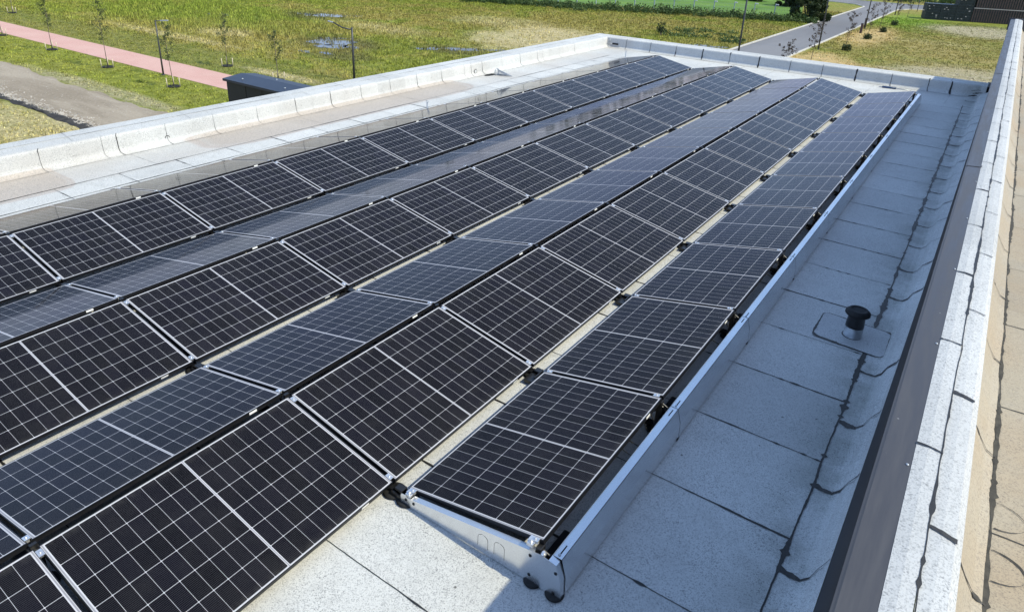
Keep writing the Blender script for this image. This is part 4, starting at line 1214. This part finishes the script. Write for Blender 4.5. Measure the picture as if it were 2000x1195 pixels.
sapling(-37.4, 27.6, 3.3, 'sapling rising just behind the left end of the kiosk', 7)
rl = [(-10.8, 54.0, 3.2, 'coppery sapling half hidden behind the far parapet in front of the road'),
      (-11.4, 66.5, 3.6, 'nearest coppery sapling standing clear of the parapet by the kerb'),
      (-10.9, 79.6, 3.9, 'coppery sapling over the first grass clump beside the road kerb'),
      (-10.8, 92.0, 4.0, 'coppery sapling beside the short brown bollard'),
      (-11.2, 103.5, 3.9, 'coppery sapling over the third grass clump beside the road'),
      (-10.7, 114.0, 3.6, 'coppery sapling just in front of the turquoise sign'),
      (-10.5, 125.0, 3.6, 'farthest coppery sapling, near the black crates')]
for i, (x, y, h, lb_) in enumerate(rl):
    sapling(x, y, h, lb_, 20 + i, 'red', False, 0.36, 0.55, 0.15)
for i, (x, y, lb_) in enumerate([(-10.5, 78.4, 'dark green clump at the foot of the nearest full height coppery sapling'), (-10.6, 91.2, 'dark green clump near the brown bollard'),
                                 (-10.4, 101.0, 'round dark green clump on the straw coloured verge'), (-10.5, 111.8, 'dark clump on the bright green verge near the sign')]):
    rs = np.random.default_rng(70 + i)
    cs = [(x + rs.uniform(-.35, .35), y + rs.uniform(-.35, .35), G + 0.28) for _ in range(7)]
    V, F = leaf_cloud([(c[0] - x, c[1] - y, c[2] - G) for c in cs], [(0.28, 0.28, 0.42)] * 7, [70] * 7, 0.07, rs)
    o = leaf_obj('grass_clump', V, F, M['leaf_dark']); o.location = (x, y, G)
    tag(o, lb_, 'grass clump', 'dark clumps at the feet of the roadside saplings')
for i, (x, y, h, lb_) in enumerate([(-28.8, 72.4, 1.1, 'spiky lone bush in the meadow before the ditch')]):
    rs = np.random.default_rng(90 + i)
    e = thing('shrub', lb_, 'shrub', (x, y, G), group='lone meadow shrubs')
    b = MB(); cs = []
    for k in range(14):
        a = rs.uniform(0, 6.28); q = (0.55 * h * math.cos(a) * rs.uniform(.4, 1), 0.55 * h * math.sin(a) * rs.uniform(.4, 1), h * rs.uniform(0.6, 1.2))
        b.tube([(0, 0, 0), (q[0] * .5, q[1] * .5, q[2] * .6), q], [0.012, 0.008, 0.003], 4); cs += [(q[0] * .6, q[1] * .6, q[2] * .65), q]
    b.build('stems', M['bark'], e)
    V, F = leaf_cloud(cs, [(0.14, 0.14, 0.2)] * len(cs), [18] * len(cs), 0.07, rs)
    leaf_obj('crown', V, F, M['leaf_dark'] if i == 0 else M['leaf_red'], e)

# big dark bush by the pitch corner
def big_bush(x, y, h, w_, label, seed, nclump=46, nleaf=330, size=0.16):
    rs = np.random.default_rng(seed)
    e = thing('dark_bush', label, 'bush', (x, y, G), group='dark bushes by the pitch')
    b = MB(); cs, rd, nn = [], [], []
    for k in range(7):
        a = k * 0.9 + rs.uniform(0, .4)
        b.tube([(0.1 * math.cos(a), 0.1 * math.sin(a), 0), (0.5 * w_ * .3 * math.cos(a), 0.5 * w_ * .3 * math.sin(a), h * .45), (w_ * .32 * math.cos(a), w_ * .32 * math.sin(a), h * .8)], [0.09, 0.06, 0.02], 6)
    b.build('stems', M['bark'], e)
    for k in range(nclump):
        a = rs.uniform(0, 6.28); f = rs.uniform(0.08, 0.95); R_ = w_ / 2 * math.sqrt(max(0.05, 1 - (f * 1.02 - 0.38) ** 2 / 0.42)) * rs.uniform(0.45, 1.0)
        s_ = rs.uniform(0.28, 0.55) * w_ / 4
        cs.append((R_ * math.cos(a), R_ * math.sin(a), h * f)); rd.append((s_ * 1.2, s_ * 1.2, s_)); nn.append(nleaf)
    V, F = leaf_cloud(cs, rd, nn, size, rs); leaf_obj('crown', V, F, M['leaf_dark'], e)
big_bush(-21.2, 106.6, 5.2, 5.4, 'large dark round bush at the near corner of the sports pitch', 5)
big_bush(-37.5, 134.5, 4.5, 6.5, 'wide dark bush behind the pitch at the top picture edge', 6, 30, 160, 0.25)
big_bush(-29.5, 128.0, 2.6, 5.0, 'paler low bush between the pitch and the road', 7, 24, 160, 0.22)

# lamp posts
def lamp(x, y, h, arm, label, cat='lamp post', rz=0, r0=0.06, group='street lamps', head=True):
    e = thing('street_lamp', label, cat, (x, y, G), rz, group)
    b = MB(); b.tube([(0, 0, 0), (0, 0, h * 0.5), (0, 0, h)], [r0, r0 * 0.85, r0 * 0.65], 10); b.build('pole', M['pole'], e)
    b = MB(); b.lathe((0, 0, 0), [(r0 * 1.9, 0), (r0 * 1.9, 0.05), (r0 * 1.1, 0.07)], 12); b.build('base_flange', M['pole'], e)
    if head:
        b = MB(); b.tube(arm[:-1] if len(arm) > 2 else arm, r0 * 0.55, 8); b.build('arm', M['pole'], e)
        p, q = Vector(arm[-2]), Vector(arm[-1]); d = (q - p).normalized(); s_ = Vector((-d.y, d.x, 0)).normalized() * 0.09
        b = MB(); vs = []
        for zz_ in (-0.035, 0.035):
            for (pt, k) in ((p, 0.7), (q, 1.0)):
                vs += [pt - s_ * k + Vector((0, 0, zz_)), pt + s_ * k + Vector((0, 0, zz_))]
        b.add(vs, [(0, 1, 3, 2), (4, 6, 7, 5), (0, 4, 5, 1), (2, 3, 7, 6), (0, 2, 6, 4), (1, 5, 7, 3)])
        b.build('lamp_head', M['lamphead'], e, bevel=0.015)
    return e
lamp(-44.05, 23.25, 3.62, [(0, 0, 3.58), (0.25, 0.2, 3.62), (0.62, 0.55, 3.64)], 'path lamp standing on the near edge of the pink path')
lamp(-33.95, 31.3, 3.60, [(0, 0, 3.45), (-0.6, -0.3, 3.55), (-1.2, -0.55, 3.85), (-1.55, -0.7, 3.92)], 'grey lamp with a curved arm rising behind the left parapet', r0=0.085)
for (x, y, lb_) in ((-12.95, 49.2, 'tall thin lamp pole rising behind the far parapet beside the road'), (-12.95, 76.6, 'tall thin lamp pole on the verge between two coppery saplings'),
                    (-12.85, 102.8, 'tall thin lamp pole beyond the brown bollard'), (-12.9, 130.5, 'far tall lamp pole carrying a turquoise street sign')):
    e = lamp(x, y, 9.0, [(0, 0, 8.95), (-0.8, 0, 9.15), (-1.6, 0, 9.2)], lb_, r0=0.075, group='tall road lamps')
    if 'turquoise' in lb_:
        b = MB(); b.box((-1.15, -0.03, 2.35), (0.05, 0.0, 2.75)); b.build('street_sign', M['bluesign'], e)
# little verge bollards
for (x, y, lb_) in ((-12.35, 96.9, 'short brown bollard nearest the parapet on the road verge'), (-13.15, 104.6, 'short brown bollard touching the road kerb farther off')):
    e = thing('bollard', lb_, 'bollard', (x, y, G), group='brown road bollards')
    b = MB(); b.box((-0.14, -0.10, 0), (0.14, 0.10, 1.15)); b.build('post', M['bollard'], e, bevel=0.02)
    b = MB(); b.box((-0.15, -0.11, 1.15), (0.15, 0.11, 1.20)); b.build('cap', M['blackmetal'], e)
# round sign by the crates
e = thing('road_sign', 'small pale round road sign on a thin pole near the cross road', 'road sign', (-10.9, 141.5, G))
b = MB(); b.tube([(0, 0, 0), (0, 0, 2.3)], 0.05, 8); b.build('pole', M['pole'], e)
b = MB(); b.tube([(0, -0.04, 2.5), (0, -0.06, 2.5)], 0.35, 16); b.build('sign_face', M['white'], e)

# fence with lights along the pitch
e = thing('pitch_fence', 'pale mesh fence with white topped posts around the sports pitch', 'fence', (0, 0, G))
dv = (FB - FA); Lf = np.linalg.norm(dv); du = dv / Lf
b = MB()
s0, s1 = -22.0, Lf + 0.3
for z_ in (0.15, 0.65, 1.15, 1.65):
    p = FA + du * s0; q = FA + du * s1
    b.tube([(p[0], p[1], z_), (q[0], q[1], z_)], 0.012, 4)
m_ = int((s1 - s0) / 0.35)
for i in range(m_):
    p = FA + du * (s0 + (s1 - s0) * i / m_)
    b.box((p[0] - 0.006, p[1] - 0.006, 0.1), (p[0] + 0.006, p[1] + 0.006, 1.7))
b.build('wire_mesh', M['fencewire'], e)
i = 0; s_ = s0
while s_ <= s1:
    p = FA + du * s_
    b = MB(); b.box((p[0] - 0.06, p[1] - 0.05, 0), (p[0] + 0.06, p[1] + 0.05, 1.95)); po = b.build('post', M['fencepost'], e)
    b = MB(); b.box((p[0] - 0.05, p[1] - 0.06, 1.78), (p[0] + 0.42, p[1] + 0.06, 1.92)); b.build('lamp_head', M['white'], po, bevel=0.02)
    s_ += 2.86; i += 1

# stacked crates and slatted modules
ang = 0.34; cA = Vector((-8.35, 127.2, G)); dx = Vector((math.cos(ang), math.sin(ang), 0))
def crate(i, j, label, wd=2.12, hg=1.17):
    e = thing('crate', label, 'crate', cA + dx * (i * (wd + 0.04)) + Vector((0, 0, j * (hg + 0.03))), ang, 'black green crates in the stack by the cross road')
    b = MB(); b.box((0.05, 0.04, 0.08), (wd - 0.05, 2.2, hg - 0.04)); b.build('body', M['crate'], e)
    b = MB()
    for xx in (0, wd * 0.5 - 0.03, wd - 0.06): b.box((xx, -0.02, 0), (xx + 0.06, 0.038, hg))
    for zz_ in (0.0, hg * 0.33, hg * 0.66, hg - 0.06): b.box((0.062, -0.01, zz_), (wd - 0.062, 0.036, zz_ + 0.05))
    b.box((0, 0.042, hg - 0.038), (wd, 2.24, hg)); b.build('frame', M['crateframe'], e)
    r = random.Random(i * 7 + j)
    for q in range(3):
        b = MB(); xx = r.uniform(0.15, wd - 0.4); zz_ = r.choice([0.5, 0.9]) * hg * r.uniform(.7, .95); b.box((xx, -0.03, zz_ - 0.12), (xx + r.uniform(.1, .22), -0.022, zz_)); b.build('label_plate', M['palebeam'], e)
pos = ['left end', 'second', 'third']
for i in range(3):
    crate(i, 0, 'black green crate at ground level, %s of the bottom row beside the slatted modules' % (['leftmost', 'middle', 'rightmost'][i]))
    crate(i, 1, 'black green crate in the second layer, %s of the three with pale labels' % (['leftmost', 'middle', 'rightmost'][i]))
crate(2, 2, 'black green crate in the third layer against the brown slatted module')
crate(2, 3, 'topmost black green crate against the brown slatted module')
def slat_box(x0, z0, wd, hg, label):
    e = thing('slatted_module', label, 'storage module', cA + dx * x0 + Vector((0, 0, z0)), ang, 'dark brown slatted modules')
    b = MB(); b.box((0.02, 0.07, 0.02), (wd - 0.02, 2.5, hg - 0.02)); b.build('body', M['crate'], e)
    b = MB(); n = int(wd / 0.33)
    for i in range(n): b.box((i * wd / n, 0.0, 0.06), (i * wd / n + 0.17, 0.03, hg - 0.12))
    b.build('slats', M['slat'], e)
    b = MB(); b.box((0, -0.05, hg - 0.115), (wd, 0.069, hg - 0.004)); b.build('beam', M['palebeam'], e)
slat_box(6.55, 0.0, 7.1, 2.15, 'lower dark brown slatted module between crates and pallet racks')
slat_box(6.75, 2.16, 7.1, 2.15, 'upper dark brown slatted module stacked above the pale beam')
def rack(x0, z0, label):
    wd, hg = 2.9, 1.06
    e = thing('pallet_stack', label, 'pallet stack', cA + dx * x0 + Vector((0, 0, z0)), ang, 'weathered pallets right of the slatted modules')
    b = MB()
    for i in range(9): b.box((i * wd / 9 + 0.05, 0.0, 0.0), (i * wd / 9 + 0.17, 0.10, 0.34))
    b.build('blocks', M['slat'], e)
    b = MB(); b.box((0, -0.02, 0.342), (wd, 2.2, 0.43)); b.build('deck', M['palebeam'], e)
    b = MB(); b.box((0.08, 0.05, 0.432), (wd - 0.08, 2.1, hg - 0.08)); b.box((0, 0.0, hg - 0.078), (wd, 2.2, hg - 0.005)); b.build('load', M['pallet'], e)
for j in range(4):
    rack(13.75 + 0.06 * j, j * 1.07, '%s pallet load of the stack right of the slatted modules' % ['bottom', 'second', 'third', 'topmost'][j])
